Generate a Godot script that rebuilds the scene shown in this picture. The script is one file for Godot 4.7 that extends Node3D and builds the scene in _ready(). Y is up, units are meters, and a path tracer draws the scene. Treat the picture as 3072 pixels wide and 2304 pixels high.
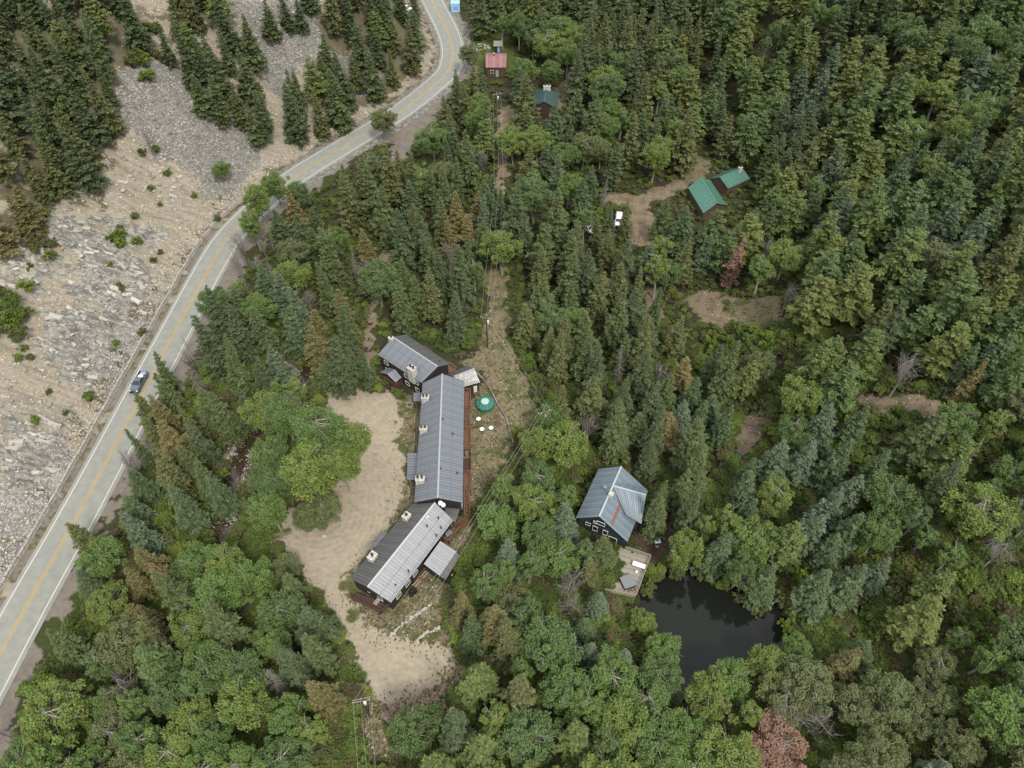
extends Node3D
# A canyon lodge beside a highway, seen from the air. Pixel pairs are in the photograph's 3072 x 2304 frame.

const CAM_Y := 120.0
const TILT := 50.0
const FOCAL := 711.0

# ---------------------------------------------------------------- mesh collector
class Shape:
	var v := PackedVector3Array()
	var n := PackedVector3Array()
	var c := PackedColorArray()
	var col := Color(1, 1, 1)
	func tri(a: Vector3, b: Vector3, d: Vector3) -> void:
		var nn := (d - a).cross(b - a)
		if nn.length_squared() < 1e-14:
			return
		nn = nn.normalized()
		v.append(a); v.append(b); v.append(d)
		n.append(nn); n.append(nn); n.append(nn)
		c.append(col); c.append(col); c.append(col)
	func tri_out(a: Vector3, b: Vector3, d: Vector3, o: Vector3) -> void:
		var nn := (d - a).cross(b - a)
		if nn.dot((a + b + d) / 3.0 - o) < 0.0:
			tri(a, d, b)
		else:
			tri(a, b, d)
	func quad(a: Vector3, b: Vector3, d: Vector3, e: Vector3) -> void:
		tri(a, b, d); tri(a, d, e)
	func quad_out(a: Vector3, b: Vector3, d: Vector3, e: Vector3, o: Vector3) -> void:
		tri_out(a, b, d, o); tri_out(a, d, e, o)
	# eight corners: four below in order round, four above in the same order
	func hexa(p: Array) -> void:
		var o := Vector3.ZERO
		for q: Vector3 in p:
			o += q / 8.0
		quad_out(p[0], p[1], p[2], p[3], o); quad_out(p[4], p[5], p[6], p[7], o)
		for i in 4:
			var j := (i + 1) % 4
			quad_out(p[i], p[j], p[j + 4], p[i + 4], o)
	func box(at: Vector3, size: Vector3, b := Basis.IDENTITY) -> void:
		var s := size * 0.5
		var p := []
		for y in [-1, 1]:
			for q in [[-1, -1], [1, -1], [1, 1], [-1, 1]]:
				p.append(at + b * Vector3(q[0] * s.x, y * s.y, q[1] * s.z))
		hexa(p)
	# a straight bar of width w and height h between two points
	func bar(a: Vector3, b: Vector3, w: float, h: float) -> void:
		var d := b - a
		var l := d.length()
		if l < 1e-5:
			return
		d /= l
		var side := d.cross(Vector3.UP)
		side = Vector3.RIGHT if side.length() < 1e-3 else side.normalized()
		var up := side.cross(d).normalized()
		box((a + b) * 0.5, Vector3(w, h, l), Basis(side, up, -d))
	func tube(pts: Array, rad: Array, sides := 6, cap := true) -> void:
		var rings := []
		for i in pts.size():
			var d: Vector3 = (pts[min(i + 1, pts.size() - 1)] - pts[max(i - 1, 0)]).normalized()
			var s := d.cross(Vector3(0.13, 0.0, 0.99))
			if s.length() < 0.05:
				s = d.cross(Vector3.RIGHT)
			s = s.normalized()
			var t := d.cross(s).normalized()
			var ring := []
			for k in sides:
				var a := TAU * k / sides
				ring.append(pts[i] + (s * cos(a) + t * sin(a)) * rad[i])
			rings.append(ring)
		for i in pts.size() - 1:
			var o: Vector3 = (pts[i] + pts[i + 1]) * 0.5
			for k in sides:
				var m := (k + 1) % sides
				quad_out(rings[i][k], rings[i][m], rings[i + 1][m], rings[i + 1][k], o)
		if cap:
			var e: Vector3 = pts[pts.size() - 1]
			var b: Vector3 = pts[pts.size() - 2]
			for k in sides:
				tri_out(rings[-1][k], rings[-1][(k + 1) % sides], e + (e - b).normalized() * 0.001, b)
	# round solid turned about y: list of [radius, height]
	func lathe(at: Vector3, prof: Array, sides := 20) -> void:
		for i in prof.size() - 1:
			for k in sides:
				var a := TAU * k / sides
				var b := TAU * (k + 1) / sides
				var p := at + Vector3(cos(a) * prof[i][0], prof[i][1], sin(a) * prof[i][0])
				var q := at + Vector3(cos(b) * prof[i][0], prof[i][1], sin(b) * prof[i][0])
				var r := at + Vector3(cos(b) * prof[i + 1][0], prof[i + 1][1], sin(b) * prof[i + 1][0])
				var s := at + Vector3(cos(a) * prof[i + 1][0], prof[i + 1][1], sin(a) * prof[i + 1][0])
				quad(p, q, r, s)
	func done() -> ArrayMesh:
		var arr := []
		arr.resize(Mesh.ARRAY_MAX)
		arr[Mesh.ARRAY_VERTEX] = v
		arr[Mesh.ARRAY_NORMAL] = n
		arr[Mesh.ARRAY_COLOR] = c
		var m := ArrayMesh.new()
		m.add_surface_from_arrays(Mesh.PRIMITIVE_TRIANGLES, arr)
		return m

# ---------------------------------------------------------------- names, labels, nodes
var used := {}
var rng := RandomNumberGenerator.new()

func numbered(called: String) -> String:
	if not used.has(called):
		used[called] = 0
		return called
	used[called] += 1
	return "%s_%03d" % [called, used[called]]

func tag(o: Node, label: String, category: String, group := "") -> Node:
	o.set_meta("label", label)
	o.set_meta("category", category)
	if group != "":
		o.set_meta("group", group)
	return o

func thing(called: String, label: String, category: String, at := Vector3.ZERO, turn := 0.0, group := "") -> Node3D:
	var o := Node3D.new()
	o.name = numbered(called)
	add_child(o)
	o.position = at
	o.rotation.y = turn
	tag(o, label, category, group)
	return o

func part(called: String, s: Variant, m: Material, parent: Node, at := Vector3.ZERO) -> MeshInstance3D:
	var o := MeshInstance3D.new()
	o.mesh = s.done() if s is Shape else s
	o.material_override = m
	o.name = called if parent != self else numbered(called)
	parent.add_child(o, true)
	o.position = at
	return o

func struct(called: String, s: Variant, m: Material, kind := "structure") -> MeshInstance3D:
	var o := part(called, s, m, self)
	o.set_meta("kind", kind)
	return o

func boxpart(called: String, at: Vector3, size: Vector3, m: Material, parent: Node, b := Basis.IDENTITY) -> MeshInstance3D:
	var s := Shape.new()
	s.box(Vector3.ZERO, size, b)
	return part(called, s, m, parent, at)

# ---------------------------------------------------------------- materials
func lin(r: float, g: float, b: float) -> Color:
	return Color(r, g, b).linear_to_srgb()

func noise_tex(seed_: int, freq: float, lo: float, hi: float, size := 256, octaves := 4, kind := FastNoiseLite.TYPE_SIMPLEX_SMOOTH) -> NoiseTexture2D:
	var f := FastNoiseLite.new()
	f.seed = seed_; f.frequency = freq; f.noise_type = kind
	f.fractal_octaves = octaves
	var t := NoiseTexture2D.new()
	t.width = size; t.height = size; t.seamless = true; t.noise = f
	var g := Gradient.new()
	g.set_color(0, Color(lo, lo, lo)); g.set_color(1, Color(hi, hi, hi))
	t.color_ramp = g
	return t

var grain_fine: NoiseTexture2D
var grain_coarse: NoiseTexture2D
var grain_soft: NoiseTexture2D

func mat(called: String, c: Color, rough := 0.85, metal := 0.0, tex: Texture2D = null, scale := 0.3) -> StandardMaterial3D:
	var m := StandardMaterial3D.new()
	m.resource_name = called
	m.albedo_color = c
	m.roughness = rough
	m.metallic = metal
	if tex:
		m.albedo_texture = tex
		m.uv1_triplanar = true
		m.uv1_world_triplanar = true
		m.uv1_scale = Vector3.ONE * scale
	return m

func leafmat(called: String, c: Color, back := 0.35) -> StandardMaterial3D:
	var m := StandardMaterial3D.new()
	m.resource_name = called
	m.albedo_color = c
	m.vertex_color_use_as_albedo = true
	m.roughness = 0.7
	m.metallic_specular = 0.35
	m.cull_mode = BaseMaterial3D.CULL_DISABLED
	if back > 0.0:
		m.backlight_enabled = true
		m.backlight = Color(back, back * 1.05, back * 0.6)
	return m

var M := {}

func make_materials() -> void:
	grain_fine = noise_tex(3, 0.06, 0.62, 1.0)
	grain_coarse = noise_tex(5, 0.02, 0.55, 1.0)
	grain_soft = noise_tex(6, 0.03, 0.84, 1.0)
	M.asphalt = mat("asphalt", lin(0.246, 0.250, 0.226), 0.92, 0.0, noise_tex(7, 0.02, 0.9, 1.0, 512, 5), 0.04)
	M.white_paint = mat("white_paint", lin(0.74, 0.73, 0.69), 0.7, 0.0, grain_fine, 0.6)
	M.yellow_paint = mat("yellow_paint", lin(0.62, 0.40, 0.07), 0.7, 0.0, grain_fine, 0.6)
	M.concrete = mat("concrete", lin(0.47, 0.455, 0.40), 0.9, 0.0, grain_coarse, 0.4)
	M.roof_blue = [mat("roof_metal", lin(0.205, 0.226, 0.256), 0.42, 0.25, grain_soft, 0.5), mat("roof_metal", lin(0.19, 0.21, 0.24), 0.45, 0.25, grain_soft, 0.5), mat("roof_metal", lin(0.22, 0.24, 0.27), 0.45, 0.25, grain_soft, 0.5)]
	M.roof_grey = [mat("roof_grey_metal", lin(0.140, 0.143, 0.142), 0.5, 0.2, grain_soft, 0.5), mat("roof_grey_metal", lin(0.130, 0.132, 0.131), 0.5, 0.2, grain_soft, 0.5), mat("roof_grey_metal", lin(0.150, 0.152, 0.150), 0.52, 0.2, grain_soft, 0.5)]
	M.roof_pale = [mat("roof_pale_metal", lin(0.36, 0.37, 0.39), 0.4, 0.25, grain_soft, 0.5), mat("roof_pale_metal", lin(0.345, 0.355, 0.375), 0.42, 0.25, grain_soft, 0.5), mat("roof_pale_metal", lin(0.375, 0.385, 0.40), 0.42, 0.25, grain_soft, 0.5)]
	M.roof_house = [mat("roof_slate_blue_metal", lin(0.195, 0.245, 0.285), 0.4, 0.2, grain_soft, 0.5), mat("roof_slate_blue_metal", lin(0.175, 0.222, 0.26), 0.42, 0.2, grain_soft, 0.5), mat("roof_slate_blue_metal", lin(0.215, 0.268, 0.31), 0.42, 0.2, grain_soft, 0.5)]
	M.roof_green = [mat("roof_green_metal", lin(0.085, 0.215, 0.17), 0.45, 0.1, grain_soft, 0.5), mat("roof_green_metal", lin(0.078, 0.20, 0.158), 0.45, 0.1, grain_soft, 0.5), mat("roof_green_metal", lin(0.092, 0.225, 0.18), 0.45, 0.1, grain_soft, 0.5)]
	M.roof_dkgreen = [mat("roof_dark_green", lin(0.05, 0.10, 0.095), 0.5, 0.1, grain_soft, 0.5), mat("roof_dark_green", lin(0.045, 0.09, 0.086), 0.5, 0.1, grain_soft, 0.5)]
	M.roof_red = [mat("roof_faded_red", lin(0.40, 0.20, 0.20), 0.7, 0.0, noise_tex(11, 0.03, 0.5, 1.0), 0.35), mat("roof_faded_red", lin(0.46, 0.25, 0.25), 0.7, 0.0, noise_tex(12, 0.03, 0.55, 1.0), 0.35), mat("roof_faded_red", lin(0.38, 0.185, 0.19), 0.7, 0.0, grain_coarse, 0.35)]
	M.seam = mat("roof_seam", lin(0.10, 0.105, 0.115), 0.5, 0.2)
	M.ridge = mat("ridge_cap", lin(0.30, 0.32, 0.35), 0.45, 0.25)
	M.ridge_house = mat("ridge_cap", lin(0.33, 0.39, 0.43), 0.45, 0.2)
	M.wall_dark = mat("stained_siding", lin(0.035, 0.031, 0.029), 0.85, 0.0, grain_fine, 0.5)
	M.wall_brown = mat("brown_siding", lin(0.075, 0.045, 0.036), 0.85, 0.0, grain_fine, 0.5)
	M.wall_blue = mat("blue_siding", lin(0.028, 0.042, 0.06), 0.75, 0.0, grain_fine, 0.5)
	M.wall_log = mat("log", lin(0.13, 0.085, 0.06), 0.9, 0.0, grain_fine, 0.5)
	M.redwood = mat("redwood", lin(0.26, 0.125, 0.075), 0.8, 0.0, grain_fine, 0.7)
	M.redwood_b = mat("redwood", lin(0.21, 0.10, 0.062), 0.8, 0.0, grain_fine, 0.7)
	M.brownwood = mat("brown_deck", lin(0.115, 0.06, 0.045), 0.8, 0.0, grain_fine, 0.7)
	M.greywood = [mat("weathered_board", lin(0.47, 0.43, 0.355), 0.9, 0.0, grain_fine, 0.7), mat("weathered_board", lin(0.41, 0.37, 0.30), 0.9, 0.0, grain_fine, 0.7), mat("weathered_board", lin(0.36, 0.335, 0.28), 0.9, 0.0, grain_fine, 0.7)]
	M.paletimber = mat("pale_timber", lin(0.40, 0.345, 0.25), 0.9, 0.0, grain_fine, 0.7)
	M.white = mat("white_masonry", lin(0.70, 0.68, 0.64), 0.8, 0.0, grain_coarse, 0.5)
	M.whitegloss = mat("white_plastic", lin(0.78, 0.78, 0.77), 0.4)
	M.brick = mat("brick", lin(0.17, 0.075, 0.055), 0.9, 0.0, grain_fine, 0.8)
	M.brickwall = mat("brick_wall", lin(0.14, 0.085, 0.075), 0.9, 0.0, grain_fine, 0.8)
	M.black = mat("black_metal", lin(0.012, 0.012, 0.013), 0.5)
	M.darkgrey = mat("dark_grey", lin(0.05, 0.05, 0.052), 0.7)
	M.grey = mat("grey_metal", lin(0.24, 0.245, 0.255), 0.5, 0.3)
	M.glass = mat("window_glass", lin(0.02, 0.024, 0.03), 0.08)
	M.frame = mat("window_frame", lin(0.62, 0.62, 0.6), 0.6)
	M.tank = mat("tank_green", lin(0.05, 0.24, 0.185), 0.5, 0.0, grain_coarse, 0.3)
	M.tank_lid = mat("tank_lid", lin(0.32, 0.46, 0.46), 0.5)
	M.rustlid = mat("rusty_lid", lin(0.17, 0.085, 0.06), 0.9, 0.0, grain_fine, 0.8)
	M.rust = mat("rust_tin", lin(0.33, 0.10, 0.045), 0.8, 0.0, grain_fine, 0.9)
	M.pole = mat("creosote_pole", lin(0.075, 0.052, 0.042), 0.9, 0.0, grain_fine, 0.5)
	M.arm = mat("crossarm_timber", lin(0.34, 0.28, 0.21), 0.9, 0.0, grain_fine, 0.6)
	M.wire = mat("wire", lin(0.33, 0.32, 0.30), 0.5, 0.3)
	M.insulator = mat("insulator", lin(0.55, 0.56, 0.57), 0.3)
	M.log = mat("old_log", lin(0.27, 0.235, 0.19), 0.95, 0.0, grain_fine, 0.6)
	M.bark_dark = mat("fir_bark", lin(0.085, 0.066, 0.052), 0.95, 0.0, grain_fine, 0.8)
	M.bark_grey = mat("grey_bark", lin(0.40, 0.375, 0.32), 0.95, 0.0, grain_fine, 0.8)
	M.bark_dead = mat("dead_bark", lin(0.30, 0.275, 0.25), 0.95, 0.0, grain_fine, 0.8)
	M.stone_grey = mat("grey_stone", lin(0.34, 0.335, 0.31), 0.95, 0.0, grain_fine, 0.35)
	M.stone_tan = mat("tan_stone", lin(0.42, 0.365, 0.28), 0.95, 0.0, grain_fine, 0.35)
	M.stone_white = mat("white_stone", lin(0.60, 0.57, 0.51), 0.95, 0.0, grain_fine, 0.5)
	M.scree = mat("scree_stone", Color.WHITE, 0.95)
	M.scree.vertex_color_use_as_albedo = true
	M.tint = leafmat("undergrowth", Color.WHITE, 0.3)
	M.fir = [leafmat("fir_needles", lin(0.096, 0.126, 0.052)), leafmat("fir_needles", lin(0.080, 0.110, 0.052)), leafmat("fir_needles", lin(0.116, 0.132, 0.053))]
	M.pine = [leafmat("pine_needles", lin(0.118, 0.160, 0.052)), leafmat("pine_needles", lin(0.100, 0.146, 0.055)), leafmat("pine_needles", lin(0.138, 0.166, 0.053))]
	M.spruce = [leafmat("spruce_needles", lin(0.096, 0.138, 0.068)), leafmat("spruce_needles", lin(0.112, 0.152, 0.094)), leafmat("spruce_needles", lin(0.084, 0.124, 0.058))]
	M.yellow = [leafmat("yellowing_needles", lin(0.172, 0.150, 0.066)), leafmat("yellowing_needles", lin(0.140, 0.132, 0.056))]
	M.rusty = [leafmat("rust_needles", lin(0.30, 0.15, 0.105)), leafmat("rust_needles", lin(0.235, 0.145, 0.11))]
	M.aspen = [leafmat("green_leaves", lin(0.116, 0.182, 0.052), 0.5), leafmat("green_leaves", lin(0.100, 0.160, 0.052), 0.5), leafmat("green_leaves", lin(0.140, 0.192, 0.050), 0.5), leafmat("green_leaves", lin(0.096, 0.148, 0.056), 0.5)]
	M.alder = [leafmat("muted_leaves", lin(0.112, 0.140, 0.060), 0.4), leafmat("muted_leaves", lin(0.122, 0.144, 0.064), 0.4)]
	M.shrub = [leafmat("shrub_leaves", lin(0.125, 0.178, 0.030), 0.5), leafmat("shrub_leaves", lin(0.092, 0.135, 0.030), 0.5), leafmat("shrub_leaves", lin(0.088, 0.105, 0.036), 0.4)]
	M.dryshrub = [leafmat("dry_twigs", lin(0.26, 0.19, 0.15), 0.2)]
	M.carpaint = mat("grey_car_paint", lin(0.11, 0.135, 0.175), 0.28, 0.5)
	M.carpaint.clearcoat_enabled = true
	M.whitecar = mat("white_car_paint", lin(0.75, 0.75, 0.75), 0.3)
	M.water = mat("pond_water", lin(0.010, 0.012, 0.010), 0.03)
	M.water.metallic_specular = 0.34
	M.creek = mat("creek_water", lin(0.075, 0.055, 0.035), 0.12, 0.0, grain_coarse, 0.25)
	M.foam = mat("white_water", lin(0.55, 0.56, 0.57), 0.6, 0.0, grain_fine, 0.6)
	M.door_blue = mat("blue_door", lin(0.25, 0.30, 0.55), 0.6)
	M.box_blue = mat("sky_blue_paint", lin(0.28, 0.50, 0.75), 0.5)
	M.cover = mat("spa_cover", lin(0.16, 0.17, 0.18), 0.6)

# ---------------------------------------------------------------- camera geometry and terrain
func ray(fx: float, fy: float) -> Vector3:
	var x := (fx / 3.0 - 512.0) / FOCAL
	var y := (384.0 - fy / 3.0) / FOCAL
	var a := deg_to_rad(TILT)
	return Vector3(x, -sin(a) + y * cos(a), -cos(a) - y * sin(a))

func W(fx: float, fy: float, h: float) -> Vector3:
	var d := ray(fx, fy)
	return Vector3(0, CAM_Y, 0) + d * ((h - CAM_Y) / d.y)

func proj(p: Vector3) -> Vector2:
	var a := deg_to_rad(TILT)
	var q := p - Vector3(0, CAM_Y, 0)
	var z := q.dot(Vector3(0, -sin(a), -cos(a)))
	return Vector2(512.0 + FOCAL * q.x / z, 384.0 - FOCAL * q.dot(Vector3(0, cos(a), -sin(a))) / z) * 3.0

func G(fx: float, fy: float, off := 0.0) -> Vector3:
	var d := ray(fx, fy)
	var o := Vector3(0, CAM_Y, 0)
	var t := 60.0
	while t < 480.0:
		var p := o + d * t
		if p.y <= ground(p.x, p.z) + off:
			break
		t += 3.0
	var lo := t - 3.0
	var hi := t
	for i in 12:
		var m := (lo + hi) * 0.5
		var p := o + d * m
		if p.y <= ground(p.x, p.z) + off:
			hi = m
		else:
			lo = m
	var r := o + d * hi
	r.y = ground(r.x, r.z)
	return r

const GX0 := -230.0
const GZ0 := -400.0
const GS := 1.5
const GNX := 321
const GNZ := 281
var grid := PackedFloat32Array()
var road := PackedVector2Array()      # the left white line, near to far
var road_s := PackedFloat32Array()
var creek := PackedVector2Array()
var pond := PackedVector2Array()
var nz := FastNoiseLite.new()
var nz2 := FastNoiseLite.new()
const POND_Y := -1.2

func ground(x: float, z: float) -> float:
	var gx := clampf((x - GX0) / GS, 0.0, GNX - 1.001)
	var gz := clampf((z - GZ0) / GS, 0.0, GNZ - 1.001)
	var i := int(gx)
	var j := int(gz)
	var a := gx - i
	var b := gz - j
	var k := j * GNX + i
	return lerpf(lerpf(grid[k], grid[k + 1], a), lerpf(grid[k + GNX], grid[k + GNX + 1], a), b)

func base_y(z: float) -> float:
	var e := -z - 115.0
	return 0.0 if e <= 0.0 else 0.035 * e * minf(1.0, e / 40.0)

func road_near(x: float, z: float) -> Vector2:   # signed distance (hill side positive) and z of the nearest point
	var p := Vector2(x, z)
	var best := 1e9
	var sgn := 1.0
	var at_z := z
	for i in road.size() - 1:
		var a := road[i]
		var ab := road[i + 1] - a
		var t := clampf((p - a).dot(ab) / ab.length_squared(), 0.0, 1.0)
		var q := a + ab * t
		var d := p.distance_squared_to(q)
		if d < best:
			best = d
			sgn = 1.0 if ab.cross(p - a) < 0.0 else -1.0
			at_z = q.y
	return Vector2(sqrt(best) * sgn, at_z)

func line_dist(l: PackedVector2Array, p: Vector2) -> float:
	var best := 1e9
	for i in l.size() - 1:
		best = minf(best, p.distance_squared_to(Geometry2D.get_closest_point_to_segment(p, l[i], l[i + 1])))
	return sqrt(best)

func hill_foot(z: float) -> float:
	var k := [[30.0, 58.0], [-35.0, 57.0], [-60.0, 50.0], [-85.0, 36.0], [-120.0, 40.0], [-165.0, 66.0], [-200.0, 66.0], [-250.0, 50.0], [-320.0, 30.0], [-420.0, 10.0]]
	for i in k.size() - 1:
		if z <= k[i][0] and z >= k[i + 1][0]:
			var t: float = (k[i][0] - z) / (k[i][0] - k[i + 1][0])
			return lerpf(k[i][1], k[i + 1][1], t * t * (3.0 - 2.0 * t))
	return 50.0

func raw_height(x: float, z: float) -> float:
	var r := road_near(x, z)
	var b := base_y(r.y)
	if r.x > 0.0:
		var e := r.x - 3.3
		if e <= 0.0:
			return b
		var h := b + e * 0.55 + maxf(0.0, e - 6.0) * 0.12
		var amp := clampf(e / 14.0, 0.0, 1.0)
		h += amp * (nz.get_noise_2d(x * 1.1, z * 1.1) * 4.5 + nz2.get_noise_2d(x, z) * 1.1)
		return maxf(h, b)
	var d := -r.x
	var h := lerpf(b, base_y(z), clampf(d / 60.0, 0.0, 1.0))
	var c := line_dist(creek, Vector2(x, z))
	h -= 3.0 * exp(-pow(c / 8.0, 2.0))
	h += nz2.get_noise_2d(x * 0.7, z * 0.7) * 0.35
	var e := x - hill_foot(z)
	if e > 0.0:
		h += 0.40 * e * minf(1.0, e / 22.0) + nz.get_noise_2d(x, z) * 3.0 * minf(1.0, e / 30.0)
	var flat := smoothstep(9.5, 16.0, d)
	# the lodge bench and the lot are level
	var bench := smoothstep(42.0, 34.0, Vector2((x + 12.0) * 1.1, (z + 78.0) * 0.75).length())
	h = lerpf(h, maxf(h, -0.1), bench)
	h = lerpf(h, 0.0, bench * 0.85 * smoothstep(7.0, 12.0, c))
	h = lerpf(b, h, flat)
	if x > 10.0 and x < 60.0 and z > -72.0 and z < -20.0:
		var p := Vector2(x, z)
		var dp := 1e9
		for i in pond.size():
			dp = minf(dp, p.distance_to(Geometry2D.get_closest_point_to_segment(p, pond[i], pond[(i + 1) % pond.size()])))
		if Geometry2D.is_point_in_polygon(p, pond):
			h = POND_Y - 0.15 - minf(dp * 0.5, 2.0)
		else:
			h = lerpf(POND_Y + 0.12, h, smoothstep(0.0, 5.0, dp))
	return h

func make_grid() -> void:
	nz.seed = 21; nz.frequency = 0.02; nz.fractal_octaves = 3
	nz2.seed = 9; nz2.frequency = 0.09; nz2.fractal_octaves = 3
	var line := [[0, 1846], [185, 1536], [449, 1050], [602, 768], [676, 671], [829, 532], [1018, 419], [1186, 319], [1292, 231], [1318, 206], [1330, 157], [1320, 106], [1290, 42]]
	road.append(Vector2(-93.0, 30.0)); road.append(Vector2(-91.0, -15.0))
	for p in line:
		var q := W(p[0], p[1], 0.0)
		q = W(p[0], p[1], base_y(q.z))
		road.append(Vector2(q.x, q.z))
	road.append(Vector2(-44.0, -318.0)); road.append(Vector2(-64.0, -360.0)); road.append(Vector2(-90.0, -420.0))
	# round the corners of the polyline
	for k in 2:
		var s := PackedVector2Array()
		s.append(road[0])
		for i in road.size() - 1:
			s.append(road[i].lerp(road[i + 1], 0.25)); s.append(road[i].lerp(road[i + 1], 0.75))
		s.append(road[road.size() - 1])
		road = s
	for p in [[1010, 760], [985, 900], [960, 1010], [930, 1120], [870, 1180], [800, 1260], [735, 1345], [700, 1430], [672, 1540], [650, 1640], [600, 1730], [520, 1840], [450, 1960], [370, 2100], [250, 2290], [60, 2600]]:
		var q := W(p[0], p[1], -3.0)
		creek.append(Vector2(q.x, q.z))
	for p in [[1935, 1772], [1962, 1732], [2040, 1702], [2130, 1722], [2230, 1780], [2325, 1838], [2368, 1882], [2395, 1930], [2350, 1995], [2250, 2050], [2160, 2085], [2060, 2110], [1990, 2060], [1950, 1960], [1928, 1880], [1925, 1820]]:
		var q := W(p[0], p[1], POND_Y)
		pond.append(Vector2(q.x, q.z))
	var ragged := PackedVector2Array()
	for i in pond.size():
		for t in 5:
			var e := pond[i].lerp(pond[(i + 1) % pond.size()], t / 5.0)
			ragged.append(e + Vector2(nz2.get_noise_2d(e.x * 2.5, e.y * 2.5), nz2.get_noise_2d(e.y * 2.5 + 40.0, e.x * 2.5)) * 2.2)
	pond = ragged
	grid.resize(GNX * GNZ)
	for j in GNZ:
		for i in GNX:
			grid[j * GNX + i] = raw_height(GX0 + i * GS, GZ0 + j * GS)

# ---------------------------------------------------------------- what the ground is made of
const TN := 1024
const TX0 := -185.0
const TZ0 := -335.0
const TSX := 385.0
const TSZ := 340.0
var zone := PackedByteArray()

func to_tex(p: Vector2) -> Vector2:
	return Vector2((p.x - TX0) / TSX * TN, (p.y - TZ0) / TSZ * TN)

func zone_at(x: float, z: float) -> int:
	var p := to_tex(Vector2(x, z))
	if p.x < 0 or p.y < 0 or p.x >= TN or p.y >= TN:
		return 0
	return zone[int(p.y) * TN + int(p.x)]

func fill_poly(pts: PackedVector2Array, value: int) -> void:
	var lo := 1e9
	var hi := -1e9
	for p in pts:
		lo = minf(lo, p.y); hi = maxf(hi, p.y)
	for y in range(maxi(0, int(lo)), mini(TN - 1, int(hi) + 1) + 1):
		var xs := []
		for i in pts.size():
			var a := pts[i]
			var b := pts[(i + 1) % pts.size()]
			if (a.y <= y) != (b.y <= y):
				xs.append(a.x + (y - a.y) / (b.y - a.y) * (b.x - a.x))
		xs.sort()
		for k in range(0, xs.size() - 1, 2):
			for x in range(maxi(0, int(xs[k])), mini(TN - 1, int(xs[k + 1])) + 1):
				zone[y * TN + x] = value

func zone_px(pts: Array, value: int) -> void:      # corners in the 2212-wide overview of the photograph
	var w := PackedVector2Array()
	for p in pts:
		var g := G(p[0] * 1.3888, p[1] * 1.3888)
		w.append(to_tex(Vector2(g.x, g.z)))
	fill_poly(w, value)

func zone_path(pts: Array, width: float, value: int) -> void:
	var w := []
	for p in pts:
		var g := G(p[0] * 1.3888, p[1] * 1.3888)
		w.append(Vector2(g.x, g.z))
	for i in w.size() - 1:
		var s: Vector2 = (w[i + 1] - w[i]).normalized().orthogonal() * width * 0.5
		var e: Vector2 = (w[i + 1] - w[i]).normalized() * width * 0.3
		fill_poly(PackedVector2Array([to_tex(w[i] + s - e), to_tex(w[i + 1] + s + e), to_tex(w[i + 1] - s + e), to_tex(w[i] - s - e)]), value)

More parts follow.
